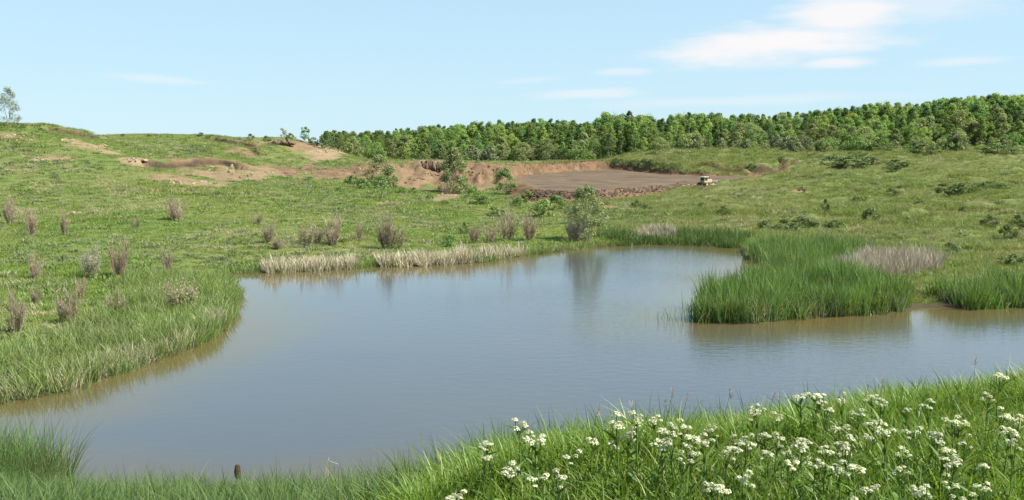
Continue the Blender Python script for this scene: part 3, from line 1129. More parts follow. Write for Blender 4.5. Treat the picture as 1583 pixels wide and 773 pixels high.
# pale dry reeds on the far shore
for (a, b, n_, lab) in [([(410, 421), (470, 419), (548, 415)], 0, 190, 'pale dry reed bank on the meadow shore beside the shorter gap'),
                        ([(586, 412), (660, 411), (740, 405)], 0, 250, 'long pale dry reed bank with a straight foot in the water'),
                        ([(752, 403), (800, 396), (818, 393)], 0, 90, 'short thin clump of pale dry reeds before the willow')]:
    pts = strip_px(a, n_, 1.5, 308 + n_)
    reeds('dry_reeds', lab, pts, M['dryreed'], 1.05, 0.04, 10, 0.33, 380 + n_, 0.3, 0.4, patchy=0.7)
shoreg = strip_px([(350, 424), (410, 421), (555, 414), (576, 412), (745, 405), (800, 396), (850, 390), (910, 383), (960, 379)], 520, 2.2, 309)
reeds('shore_sedge', 'low green sedge along the water behind the dry reeds', shoreg, M['sedge'], 0.55, 0.04, 16, 0.4, 390, 0.3)
grey = inside_px([(1268, 436), (1300, 446), (1335, 440), (1395, 428), (1455, 418), (1450, 405), (1400, 402), (1345, 404), (1305, 418)], 600, 0.3, 311)
reeds('dead_reeds', 'grey brown dead reed bed behind the green spit reeds', grey, M['greyreed'], 1.35, 0.03, 14, 0.32, 400, 0.3, 0.4)
grey2 = inside_px([(990, 374), (1045, 372), (1050, 364), (1010, 356), (985, 362)], 170, 0.3, 312)
reeds('dead_reeds', 'grey dead reeds at the far end of the pond beside the willow', grey2, M['greyreed'], 1.1, 0.04, 12, 0.4, 410, 0.4, 0.4)
# near shore
nb = []
for i in range(1500):
    x = RNG.uniform(-14.5, 4)
    y = 20.3 + RNG.uniform(-2.8, 1.2)
    nb.append((x, y))
nb = np.array(nb)
nb = np.column_stack([nb, np.maximum(height(nb[:, 0], nb[:, 1]), -0.4)])
prof = np.interp(nb[:, 0] / nb[:, 1] * FPX + 791.5, [0, 90, 130, 250, 400, 550, 700, 900], [1.1, 1.0, 0.55, 0.75, 0.95, 1.05, 1.25, 1.25])
sN = RNG.uniform(0.85, 1.15, len(nb))
scatter('reed_bed', 'slender dark green reeds along the near shore below the flowering bank', nb, rots(len(nb), 0.05), scl3(sN, sN * prof),
        RNG.integers(0, 5, len(nb)), reed_protos('near_reed', M['bluereed'], 1.35, 0.014, 22, 0.32, 420, 0.2, 0.5))
cl = np.column_stack([RNG.uniform(-14.8, -11.9, 220), RNG.uniform(21.0, 23.2, 220)])
cl = np.column_stack([cl, np.full(len(cl), -0.3)])
reeds('reed_bed', 'dense clump of green reeds standing in the shallow corner of the pond', cl, M['reed'], 2.55, 0.016, 22, 0.3, 430, 0.15, 0.35)


# ------------------------------------------------------------------ copying of things
def place(name, label, cat, group, loc, rz, s, parts):
    t = thing(name, label, cat, group, loc, rz, s)
    for nm, me in parts:
        if me is not None:
            link(nm, me, None, t)
    return t


# ------------------------------------------------------------------ the wood
sky_px = [(480, 214), (500, 207), (520, 203), (560, 200), (600, 200), (640, 197), (700, 190), (760, 187), (860, 184), (915, 186), (935, 175), (990, 172), (1012, 184), (1055, 175),
          (1110, 174), (1170, 177), (1240, 173), (1300, 165), (1400, 156), (1500, 150), (1543, 144), (1583, 150), (1900, 140)]
SX, SY = zip(*sky_px)
TREES = []
for i in range(16):
    k = 'abababaabbacccba'[i]
    Hn = [9, 10, 9, 10, 8, 9, 9, 10, 8, 9, 10, 7, 7, 6, 10, 9][i]
    ratio = [0.40, 0.36, 0.60, 0.44, 0.72, 0.38, 0.50, 0.34, 0.62, 0.42, 0.46, 0.62, 0.80, 0.70, 0.32, 0.55][i]
    tm, cm = tree_meshes(500 + i, Hn, Hn * ratio, [0.08, 0.14, 0.04, 0.10, 0.02, 0.16, 0.06, 0.18][i % 8] if k != 'c' else 0.02, 0.27, 92, 44,
                         M['wood_' + k], M['bark'] if i % 3 else M['palebark'], [0.85, 0.65, 1.05, 0.75, 1.0, 0.6, 0.9, 0.7][i % 8], 1 if k != 'c' else 3)
    TREES.append((k, Hn, tm, cm))


def wood():
    rows = []
    front = [(470, 203), (520, 207), (560, 212), (650, 214), (760, 213), (860, 213), (960, 212), (1050, 215), (1150, 219), (1250, 221), (1380, 222), (1480, 224), (1583, 222), (1700, 220)]
    fx, fy = zip(*front)
    for row in range(9):
        off = row * 4.2
        px = 505 + (row % 2) * 8 + RNG.uniform(0, 6)
        while px < 1625:
            D = np.interp(px, fx, fy) + off + RNG.uniform(-1.6, 1.6)
            rows.append((px, D, row))
            px += FPX / D * RNG.uniform(1.7, 3.9)
    out = []
    for (px, D, row) in rows:
        xx = (px - 791.5) / FPX * D
        zz = hz(xx, D)
        ys = float(np.interp(px, SX, SY))
        top = EYE + (HOR - ys) / FPX * D
        f = [0.50, 0.70, 0.84, 0.92, 0.97, 1.0, 1.0, 1.0, 1.0][row] * (RNG.uniform(0.75, 1.10) if row < 3 else RNG.uniform(0.80, 1.04))
        h = min(max((top - zz) * f, 4.0), 13.5)
        out.append((px, xx, D, zz, h, row))
    return out


def wood_label(kk, px, row, h):
    look = {'a': 'bright green', 'b': 'deep green', 'c': 'pale olive'}[kk]
    size = 'low bushy' if h < 5.5 else ('tall' if h > 9.5 else 'rounded')
    where = 'at the front edge of the wood' if row == 0 else ('in the second rank of the wood' if row == 1 else 'standing deep in the wood')
    beyond = ('behind spoil heap' if px < 780 else 'behind excavation' if px < 965 else 'beyond bulldozer' if px < 1180 else 'above rough slope')
    return '%s %s tree %s, %s' % (size, look, where, beyond)


W = wood()
W.sort(key=lambda t: t[5])
far_pts, far_s, far_i = [], [], []
for n_, (px, x, D, z, h, row) in enumerate(W):
    r = RNG.uniform()
    if px > 1150 and row == 0:
        kk = 'c' if r < 0.55 else 'a'
    elif row <= 1:
        kk = 'c' if r < 0.22 else ('b' if r < 0.5 else 'a')
    else:
        kk = 'b' if r < 0.48 else 'a'
    opts = [i for i, t in enumerate(TREES) if t[0] == kk]
    i = opts[RNG.integers(len(opts))]
    k, Hn, tm, cm = TREES[i]
    s = h / Hn
    rz = RNG.uniform(0, 6.28)
    wide = s * RNG.uniform(1.0, 1.3) * (1.2 if h < 6 else 1)
    if n_ < 290:
        place('deciduous_tree', wood_label(kk, px, row, h), 'tree', 'trees of the wood', (x, D, z - 0.1), rz, (wide, wide, s),
              [('trunk', tm), ('crown', cm)])
    else:
        far_pts.append((x, D, z - 0.1))
        far_s.append((wide, wide, s))
        far_i.append(i)
if far_pts:
    scatter('wood_behind', 'mass of further trees filling the wood behind its edge', np.array(far_pts), np.stack([np.zeros(len(far_pts)), np.zeros(len(far_pts)), RNG.uniform(0, 6.28, len(far_pts))], -1),
            np.array(far_s), far_i, [t[3] for t in TREES])

# soft thicket along the foot of the wood
TH = [tree_meshes(560 + i, 1.0, [1.3, 1.7, 1.1, 1.5][i], 0.0, 0.10, 34, 40, M[['wood_c', 'young', 'greyforb', 'wood_c'][i]], M['bark'], 0.95, 4) for i in range(4)]
for i in range(66):
    px = RNG.uniform(540, 1600) if i < 30 else RNG.uniform(1150, 1600)
    D = float(np.interp(px, [540, 760, 960, 1150, 1380, 1600], [208, 210, 209, 215, 218, 219])) - RNG.uniform(0, 6 if px > 1150 else 1.5)
    x = (px - 791.5) / FPX * D
    h = RNG.uniform(1.6, 4.2)
    k = RNG.integers(4)
    place('thicket_bush', '%s %s bush at the foot of the wood %s' % ('tall' if h > 3 else 'low', ['olive', 'fresh green', 'grey green', 'broad olive'][k], 'above the rough slope' if px > 1150 else 'behind the excavation' if px > 780 else 'behind the spoil heap'),
          'bush', 'thicket at the foot of the wood', (x, D, hz(x, D) - 0.1), RNG.uniform(0, 6), (h * 0.95, h * 0.95, h), [('stems', TH[k][0]), ('crown', TH[k][1])])

# ------------------------------------------------------------------ single trees and bushes
def by_px(px, py_base, h_px, dmin=60):
    g = ground(px, py_base, dmin)
    return g, h_px * g[1] / FPX


def single(name, label, cat, px, pyb, hpx, wpx, seed, mat, bark, leaf=0.2, ncl=30, per=60, lo=0.12, stems=3, shape=0.9, group=None, dmin=60):
    g, H = by_px(px, pyb, hpx, dmin)
    Wd = wpx * g[1] / FPX
    tm, cm = tree_meshes(seed, H, Wd, lo, leaf, ncl, per, mat, bark, shape, stems)
    place(name, label, cat, group, (g[0], g[1], g[2] - 0.05), 0, 1, [('trunk', tm), ('crown', cm)])


single('willow_tree', 'pale olive willow with a tall pointed crown before the dirt heap', 'tree', 702, 299, 68, 48, 601, M['willow'], M['palebark'], 0.26, 70, 90, 0.03, 4, 0.8)
single('willow_tree', 'grey olive willow beside a small bright green tree before the dirt bank', 'tree', 588, 286, 44, 46, 602, M['willow'], M['palebark'], 0.28, 36, 60, 0.08, 3)
single('willow_tree', 'low olive willow leaning against the taller grey one', 'tree', 604, 290, 34, 30, 612, M['willow'], M['palebark'], 0.26, 26, 60, 0.05, 3)
single('young_tree', 'small bright green tree with open branches below the grey willow', 'tree', 590, 308, 40, 34, 603, M['young'], M['bark'], 0.24, 22, 34, 0.2, 1)
single('round_bush', 'rounded mid green bush at the corner of the excavation', 'bush', 781, 301, 40, 38, 604, M['young'], M['bark'], 0.26, 34, 60, 0.05, 3)
single('willow_tree', 'greyish green willow with bare lower twigs standing at the water', 'tree', 906, 372, 88, 66, 605, M['willow'], M['twiggrey'], 0.17, 90, 62, 0.10, 7, 0.85)
single('bare_tree', 'sparse grey tree standing alone on the crest of the hill', 'tree', 14, 197, 62, 34, 606, M['greyforb'], M['palebark'], 0.15, 50, 60, 0.14, 3, 0.85, None, 100)
single('ridge_tree', 'small dark tree on the ridge at the end of the wood', 'tree', 472, 221, 27, 17, 607, M['wood_b'], M['bark'], 0.3, 18, 36, 0.25, 1, 0.9, None, 150)
single('ridge_tree', 'small pale feathery tree on the ridge above the bare scar', 'tree', 436, 219, 20, 22, 608, M['willow'], M['palebark'], 0.24, 14, 22, 0.4, 2, 0.9, None, 150)
single('ridge_tree', 'low rounded green tree between the pale and the dark ridge trees', 'tree', 449, 221, 15, 16, 609, M['wood_c'], M['bark'], 0.3, 16, 36, 0.1, 2, 0.9, None, 150)
single('ridge_tree', 'slim green tree standing where the wood begins on the ridge', 'tree', 517, 232, 32, 14, 610, M['wood_b'], M['bark'], 0.3, 18, 36, 0.15, 1, 0.9, None, 150)
LOW = [(485, 224, 12, 20), (412, 217, 8, 14), (387, 213, 7, 12), (377, 212, 8, 10), (344, 210, 5, 9), (310, 210, 5, 12), (36, 197, 6, 9), (62, 200, 4, 8), (230, 210, 4, 8), (190, 210, 4, 9), (497, 229, 18, 16)]
lowt = [tree_meshes(620 + i, 1.0, 1.4, 0.05, 0.16, 18, 30, M['darkbush'], M['bark'], 0.9, 3) for i in range(4)]
for i, (px, pyb, h, w) in enumerate(LOW):
    g, H = by_px(px, pyb + 1, h, 100)
    place('ridge_bush', 'low dark bush showing on the skyline of the hill', 'bush', 'bushes on the skyline', (g[0], g[1], g[2] - 0.05), i, (w * g[1] / FPX / 1.4,) * 2 + (H,),
          [('stems', lowt[i % 4][0]), ('crown', lowt[i % 4][1])])

# bushes on the slope right of the pond and below the wood
HB = [(1275, 330, 16, 12), (1345, 343, 16, 22), (1318, 257, 12, 50), (1350, 256, 10, 40), (1290, 255, 10, 34), (1385, 258, 8, 34), (1355, 233, 9, 34), (1430, 238, 12, 40), (1540, 236, 10, 44),
      (1380, 302, 8, 18), (1460, 298, 10, 36), (1490, 296, 10, 30), (1530, 292, 9, 40), (1380, 265, 6, 12), (1245, 352, 12, 34), (1215, 358, 14, 40), (1185, 356, 12, 26), (1290, 352, 9, 24),
      (1530, 352, 14, 22), (1560, 372, 18, 26), (1575, 352, 14, 24), (1490, 330, 8, 16), (1565, 412, 16, 34), (1475, 395, 12, 22), (1470, 385, 8, 16), (1240, 296, 5, 14), (1210, 250, 6, 16), (1160, 262, 7, 18),
      (985, 320, 8, 14), (1000, 326, 8, 16), (1120, 330, 8, 18), (1085, 322, 7, 12), (1420, 318, 8, 14)]
hb = [tree_meshes(640 + i, 1.0, 1.5, 0.0, 0.14, 22, 34, M['darkbush'], M['bark'], 0.9, 3) for i in range(5)]
for i, (px, pyb, h, w) in enumerate(HB):
    g, H = by_px(px, pyb, h, 45)
    place('low_bush', '%s dark green bush on the rough slope %s' % ('broad low' if w > 30 else 'small round' if w > 16 else 'tiny', 'just below the wood' if pyb < 270 else 'at the height of the bulldozer' if pyb < 312 else 'above the spit of reeds' if px < 1400 else 'above the dead grey reeds'), 'bush', 'bushes on the rough slope', (g[0], g[1], g[2] - 0.05), i * 1.3,
          (w * 1.25 * g[1] / FPX / 1.5,) * 2 + (H * 1.35,), [('stems', hb[i % 5][0]), ('crown', hb[i % 5][1])])
# green bushes in the dip before the excavation
MB = [(840, 335, 26, 44), (815, 312, 16, 30), (730, 305, 18, 26), (745, 318, 16, 40), (545, 285, 14, 24), (560, 292, 16, 26), (640, 300, 10, 16), (665, 310, 12, 14), (480, 283, 10, 22), (525, 296, 8, 22), (860, 325, 22, 40),
      (720, 362, 18, 20), (695, 382, 22, 24), (765, 335, 16, 36), (620, 300, 12, 20), (800, 320, 16, 26), (690, 318, 8, 18)]
mb = [tree_meshes(660 + i, 1.0, 1.4, 0.0, 0.12, 24, 40, M['young'], M['bark'], 0.9, 3) for i in range(5)]
for i, (px, pyb, h, w) in enumerate(MB):
    g, H = by_px(px, pyb, h, 45)
    place('green_bush', '%s soft green bush %s' % ('large' if h > 20 else 'middling' if h > 13 else 'small', 'by the excavation rim' if px > 780 else 'behind the dry reeds' if pyb > 350 else 'before the spoil heap' if px > 650 else 'before the low dirt bank'), 'bush', 'bushes in the dip', (g[0], g[1], g[2] - 0.05), i * 1.7,
          (w * g[1] / FPX / 1.4,) * 2 + (H,), [('stems', mb[i % 5][0]), ('crown', mb[i % 5][1])])

# bare twiggy shrubs on the meadow
SH = [(18, 347, 46, 24, 0), (50, 365, 48, 28, 1), (100, 364, 38, 16, 0), (185, 430, 58, 34, 1), (275, 341, 36, 40, 0), (258, 420, 40, 22, 0), (212, 353, 22, 14, 0),
      (56, 432, 40, 26, 0), (126, 462, 36, 24, 1), (24, 516, 66, 40, 0), (104, 500, 56, 44, 0), (182, 490, 44, 34, 0), (515, 380, 46, 42, 0), (470, 380, 40, 36, 0), (415, 376, 34, 26, 0),
      (432, 386, 24, 22, 0), (557, 371, 34, 18, 0), (598, 385, 50, 44, 0), (622, 386, 40, 24, 0), (733, 377, 32, 26, 1), (758, 376, 28, 26, 1), (783, 372, 54, 40, 0), (818, 372, 44, 36, 1),
      (399, 347, 20, 24, 0), (490, 377, 30, 22, 0), (55, 470, 30, 22, 0), (690, 300, 18, 20, 0), (1115, 225, 26, 34, 1)]
for i in range(5):
    pass
sv = [shrub_meshes(700 + i, 2.4, 2.0, [30, 16, 24, 30, 18, 12, 22, 14][i], [2100, 1300, 1900, 2200, 1500, 1000, 1700, 1200][i], M['twigred'] if i in (3, 4, 7) else M['twig'], None, M['willow'], [160, 260, 120, 90, 140, 320, 200, 160][i]) for i in range(8)]
for i, (px, pyb, h, w, red) in enumerate(SH):
    g, H = by_px(px, pyb, h, 28)
    st, tw, lf = sv[(0, 1, 2, 5, 6)[i % 5] if not red else (3, 4, 7)[i % 3]]
    ws = w * 1.15 * g[1] / FPX / 2.0
    wh = ('below the wood' if px > 1000 else 'between the dry reeds and the waterside willow' if px > 720 else 'by the spoil heap' if pyb < 310 else 'just behind the long dry reed bank' if px > 540
          else 'behind the shorter dry reed bank' if px > 380 else 'high on the open meadow' if pyb < 370 else 'halfway down the meadow' if pyb < 445 else 'close above the green shore reeds')
    lab = '%s %s bare twiggy shrub %s' % ('tall' if h > 44 else 'low' if h < 30 else 'middling', 'reddish brown' if red else 'grey brown', wh)
    lab += ', slender' if w < 0.6 * h else ', broad' if w > 0.88 * h else ''
    place('bare_shrub', lab, 'shrub', 'bare shrubs on the meadow', (g[0], g[1], g[2] - 0.03), i * 2.1, (ws, ws, H * 1.22 / 2.4),
          [('stems', st), ('twigs', tw), ('foliage', lf)])
g, H = by_px(140, 431, 66, 30)
st, tw, lf = shrub_meshes(720, H, 50 * g[1] / FPX, 13, 1100, M['twiggrey'], M['twig'], M['willow'], 600)
place('vase_shrub', 'vase shaped shrub with several bare stems and thin green tops', 'shrub', None, tuple(g), 0, 1, [('stems', st), ('twigs', tw), ('foliage', lf)])
g, H = by_px(278, 482, 60, 30)
st, tw, lf = shrub_meshes(721, H, 62 * g[1] / FPX, 26, 1800, M['twig'], M['twig'], M['willow'], 1100)
place('shore_shrub', 'dense brown and olive shrub rising from the green shore reeds', 'shrub', None, tuple(g), 0, 1, [('stems', st), ('twigs', tw), ('foliage', lf)])
g, H = by_px(896, 372, 56, 30)
st, tw, lf = shrub_meshes(722, H, 50 * g[1] / FPX, 30, 2200, M['twiggrey'], M['twiggrey'], None, 0)
place('bare_shrub', 'pale grey bare shrub at the foot of the waterside willow', 'shrub', None, (g[0] - 0.5, g[1] - 0.8, g[2]), 0, 1, [('stems', st), ('twigs', tw)])


# ------------------------------------------------------------------ excavation: clods, outcrops, stones
def clod_mesh(seed, mat, flat=0.7):
    bm = bmesh.new()
    bmesh.ops.create_icosphere(bm, subdivisions=2, radius=0.5)
    g = np.random.default_rng(seed)
    ph = g.uniform(0, 6, (6, 3))
    for v in bm.verts:
        d = 1.0
        for k in range(6):
            d += 0.13 * math.sin(v.co.x * (3 + k * 1.7) + ph[k, 0]) * math.cos(v.co.y * (3 + k * 1.3) + ph[k, 1] + v.co.z * 4 + ph[k, 2])
        v.co *= d
        v.co.z *= flat
    me = bpy.data.meshes.new('clod')
    bm.to_mesh(me)
    bm.free()
    me.materials.append(mat)
    return me


def clods(name, label, pts, s0, s1, mat, seed):
    n = len(pts)
    s = RNG.uniform(0, 1, n) ** 2 * (s1 - s0) + s0
    pts = pts.copy()
    pts[:, 2] += s * 0.02
    return scatter(name, label, pts, np.stack([RNG.uniform(-.5, .5, n), RNG.uniform(-.5, .5, n), RNG.uniform(0, 6.28, n)], -1), scl3(s, s * RNG.uniform(0.7, 1.2, n)),
                   RNG.integers(0, 4, n), [clod_mesh(seed + i, mat) for i in range(4)])


def floor_line(px_pts, n, wid):
    P = np.array([onfloor(*p) for p in px_pts])
    t = RNG.uniform(0, len(P) - 1.001, n)
    i = t.astype(int)
    f = (t - i)[:, None]
    q = P[i] * (1 - f) + P[i + 1] * f + RNG.normal(0, wid, (n, 2))
    return np.column_stack([q, height(q[:, 0], q[:, 1])])


clods('soil_clods', 'dark clods pushed up along the front rim of the excavation', floor_line([(815, 300), (865, 303), (925, 302), (1000, 296), (1075, 288)], 1500, 0.75), 0.08, 0.40, M['darksoil'], 801)
clods('soil_clods', 'brown clods on the back wall of the excavation', floor_line([(792, 274), (820, 268), (880, 263.5), (940, 260.5)], 240, 0.9), 0.10, 0.4, M['soil'], 811)
clods('soil_clods', 'dark crumbled soil under the turf edge at the side of the excavation', floor_line([(962, 262.5), (1000, 266), (1040, 269.5), (1090, 271.5), (1160, 271.5), (1215, 268)], 260, 0.4), 0.08, 0.35, M['darksoil'], 821)
hp = []
for (px, py, w, h) in [(655, 268, 60, 34), (700, 268, 80, 36), (755, 264, 70, 24), (560, 264, 80, 12), (480, 264, 90, 10)]:
    for i in range(24):
        hp.append(ground(px + RNG.uniform(-.5, .5) * w, py + RNG.uniform(-.5, .5) * h, 120))
clods('soil_clods', 'reddish brown clods covering the heaped spoil bank', np.array(hp), 0.15, 0.7, M['soil'], 831)
stp = []
for (px, py, w, h, k) in [(15, 211, 50, 6, 30), (38, 216, 26, 6, 14), (110, 217, 30, 5, 14), (140, 226, 46, 9, 22), (172, 236, 40, 8, 18), (212, 248, 46, 10, 16), (60, 246, 26, 8, 14), (290, 283, 70, 8, 40),
                          (345, 262, 60, 12, 30), (435, 221, 36, 5, 46), (505, 232, 32, 9, 40), (400, 270, 50, 8, 26), (690, 300, 30, 6, 22), (1065, 288, 22, 3, 14), (118, 330, 14, 4, 8)]:
    for i in range(k):
        stp.append(ground(px + RNG.uniform(-.5, .5) * w, py + RNG.uniform(-.5, .5) * h, 60))
clods('pale_rubble', 'pale sandy rubble breaking through the turf of the slopes', np.array(stp), 0.12, 0.7, M['stone'], 841)


def outcrop(px, py, wpx, hpx, label, seed, n=9):
    """a ragged block of clay standing out of the heap: each upright column a part"""
    g = ground(px, py, 120)
    t = thing('clay_outcrop', label, 'outcrop', None, tuple(g))
    k = g[1] / FPX
    rg = np.random.default_rng(seed)
    for i in range(n):
        u = (i + 0.5) / n - 0.5
        hh = hpx * k * (1 - 1.4 * u * u) * rg.uniform(0.7, 1.05)
        me = clod_mesh(seed + i, M['soil'], 1.0)
        o = link('clay_column', me, None, t)
        o.location = (u * wpx * k, rg.uniform(-0.4, 0.4), hh * 0.42)
        o.scale = (wpx * k / n * 2.6, wpx * k / n * 2.8, hh * 1.15)
        o.rotation_euler = (rg.normal(0, .08), rg.normal(0, .12), rg.uniform(0, 6))


outcrop(666, 262, 34, 16, 'ragged brown clay outcrop on top of the spoil heap', 850, 10)
outcrop(435, 224, 36, 8, 'pale layered clay ledge below the ridge trees', 870, 9)


# ------------------------------------------------------------------ bulldozer
def box_mesh(name, size, loc, mat, bevel=0.03, taper=None):
    bm = bmesh.new()
    bmesh.ops.create_cube(bm, size=1.0)
    for v in bm.verts:
        v.co.x *= size[0]
        v.co.y *= size[1]
        v.co.z *= size[2]
        if taper and v.co.z > 0:
            v.co.x *= taper[0]
            v.co.y *= taper[1]
        v.co.x += loc[0]
        v.co.y += loc[1]
        v.co.z += loc[2]
    if bevel:
        bmesh.ops.bevel(bm, geom=bm.edges[:], offset=bevel, segments=1, affect='EDGES')
    me = bpy.data.meshes.new(name)
    bm.to_mesh(me)
    bm.free()
    me.materials.append(mat)
    return me


def bulldozer():
    ylw = plain_mat('dozer_paint', (0.34, 0.245, 0.11), (0.46, 0.36, 0.21), 2.0, 0.55, 0.4, 0.05)
    pal = plain_mat('dozer_roof_paint', (0.48, 0.46, 0.41), (0.6, 0.58, 0.52), 2.0, 0.5, 0.4)
    stl = plain_mat('track_steel', (0.05, 0.045, 0.04), (0.11, 0.095, 0.08), 5.0, 0.6, 0.4, 0.2, 0.3)
    bld = plain_mat('worn_blade_steel', (0.52, 0.46, 0.38), (0.66, 0.6, 0.52), 3.0, 0.4, 0.5, 0.1, 0.3)
    gls = plain_mat('cab_glass', (0.03, 0.035, 0.04), (0.05, 0.055, 0.06), 2.0, 0.08, 0.5)
    g = ground(1091, 288.5, 120)
    t = thing('bulldozer', 'small yellow tracked bulldozer working at the rim of the excavation', 'bulldozer', None, (g[0], g[1], g[2] + 0.02), R(-52), 0.74)
    # local +Y is forward
    link('engine_hood', box_mesh('engine_hood', (0.95, 1.5, 0.8), (0, 0.75, 1.15), ylw, 0.06), None, t)
    link('chassis', box_mesh('chassis', (1.1, 3.0, 0.45), (0, 0.1, 0.62), stl, 0.04), None, t)
    cab = link('cab', box_mesh('cab', (1.25, 1.15, 1.15), (0, -0.62, 1.42), ylw, 0.05, (0.94, 0.94)), None, t)
    for (sz, lc) in [((1.0, 0.03, 0.6), (0, -0.035, 1.62)), ((1.0, 0.03, 0.6), (0, -1.205, 1.62)), ((0.03, 0.85, 0.6), (0.625, -0.62, 1.62)), ((0.03, 0.85, 0.6), (-0.625, -0.62, 1.62))]:
        link('window', box_mesh('window', sz, lc, gls, 0), None, cab)
    link('roof', box_mesh('roof', (1.45, 1.4, 0.12), (0, -0.62, 2.07), pal, 0.03), None, cab)
    for s in (-1, 1):
        bm = bmesh.new()
        prof = []
        for i in range(24):
            a = 2 * math.pi * i / 24
            cy = 1.0 if math.cos(a) > 0 else -1.05
            prof.append((cy + 0.42 * math.cos(a), 0.44 + 0.42 * math.sin(a)))
        va = [bm.verts.new((s * 0.98 - 0.24, y, z)) for y, z in prof]
        vb = [bm.verts.new((s * 0.98 + 0.24, y, z)) for y, z in prof]
        for i in range(24):
            bm.faces.new((va[i], va[(i + 1) % 24], vb[(i + 1) % 24], vb[i]))
        bm.faces.new(va[::-1])
        bm.faces.new(vb)
        bmesh.ops.recalc_face_normals(bm, faces=bm.faces[:])
        me = bpy.data.meshes.new('track')
        bm.to_mesh(me)
        bm.free()
        me.materials.append(stl)
        tr = link('track', me, None, t)
        for y in (-1.05, 1.0):
            wb = Tubes(14)
            wb.add([(s * 1.20, y, 0.44), (s * 1.27, y, 0.44)], [0.30, 0.26])
            wb.add([(s * 1.27, y, 0.44), (s * 1.275, y, 0.44)], [0.26, 0.01])
            link('wheel', wb.mesh('wheel', ylw), None, tr)
        for i in range(12):
            link('track_shoe', box_mesh('track_shoe', (0.5, 0.14, 0.05), (s * 0.98, -1.15 + i * 0.21, 0.875), stl, 0.01), None, tr)
        ab = Tubes(6)
        ab.add([(s * 1.32, -0.2, 0.5), (s * 1.32, 1.9, 0.42)], [0.08, 0.08])
        link('push_arm', ab.mesh('push_arm', ylw), None, t)
    # curved blade
    V, Q = [], []
    for j, x in enumerate((-1.55, -0.5, 0.5, 1.55)):
        for i in range(9):
            a = R(-55 + i * 110 / 8)
            for th in (0.0, 0.07):
                V.append((x, 2.55 - (0.75 - th) * math.cos(a) + 0.2, 0.66 + 0.75 * math.sin(a)))
    for j in range(3):
        for i in range(8):
            for th in (0, 1):
                a = (j * 9 + i) * 2 + th
                Q.append((a, a + 2, a + 20, a + 18) if th == 0 else (a + 18, a + 20, a + 2, a))
    me = np_mesh('blade', V, Q, None, None, True)
    link('blade', me, bld, t)
    ex = Tubes(8)
    ex.add([(0.28, 0.75, 1.5), (0.28, 0.75, 2.05)], [0.05, 0.05])
    link('exhaust_pipe', ex.mesh('exhaust_pipe', stl), None, t)
    for s in (-1, 1):
        link('headlight', box_mesh('headlight', (0.16, 0.08, 0.12), (s * 0.45, 0.1, 2.19), pal, 0.02), None, t)


bulldozer()

# ------------------------------------------------------------------ foreground bank
def bank_grass():
    n = 26000
    x = RNG.uniform(-3.4, 6.2, n)
    y = RNG.uniform(2.2, 9.5, n)
    c = np.where(x < -0.1, 4.7 - 2.0 * sstep(0.1, 1.6, -x), 4.75 + 0.40 * x)
    keep = (y < c + 1.1 + RNG.uniform(0, 0.8, n)) & (np.abs(x / y) < 0.68) & (x > -0.55 + 0.5 * (vnoise(y * 1.5, x * 1.5, 4) - 0.5))
    x, y = x[keep], y[keep]
    z = height(x, y)
    s = RNG.uniform(0.75, 1.15, len(x)) * (0.75 + 0.45 * vnoise(x * 1.3, y * 1.3, 6))
    pts = np.column_stack([x, y, z])
    pr = [tuft_mesh('bank_tuft', 11, 0.10, 0.14, 0.34, 0.0085, 0.5, 0.85, 4, M['bank'], 900 + i) for i in range(8)]
    scatter('bank_grass', 'lush bright green grass on the near bank around the white flowers', pts, rots(len(pts), 0.12), scl3(s), RNG.integers(0, 8, len(pts)), pr)
    k = RNG.choice(len(pts), 420, replace=False)
    pr = [tuft_mesh('straw_tuft', 3, 0.08, 0.18, 0.36, 0.006, 0.7, 0.9, 4, M['bankdry'], 930 + i) for i in range(4)]
    scatter('dry_straw', 'thin straw coloured dead blades lying among the bank grass', pts[k], rots(420, 0.3), scl3(s[k]), RNG.integers(0, 4, 420), pr)
    # lower slope of the bank
    n = 9000
    x = RNG.uniform(-13, 9, n)
    y = RNG.uniform(4, 19.5, n)
    z = height(x, y)
    c = np.where(x < -0.1, 4.7 - 2.0 * sstep(0.1, 1.6, -x), 4.75 + 0.40 * x)
    keep = (np.abs(x / y) < 0.72) & (y > c + 4.5)
    pts = np.column_stack([x, y, z])[keep]
    pr = [tuft_mesh('slope_tuft', 22, 0.28, 0.30, 0.65, 0.010, 0.5, 0.7, 4, M['bluereed'], 940 + i) for i in range(5)]
    scatter('slope_grass', 'long grass on the slope falling from the bank to the near shore', pts, rots(len(pts), 0.1), scl3(RNG.uniform(0.7, 1.2, len(pts))), RNG.integers(0, 5, len(pts)), pr)


bank_grass()


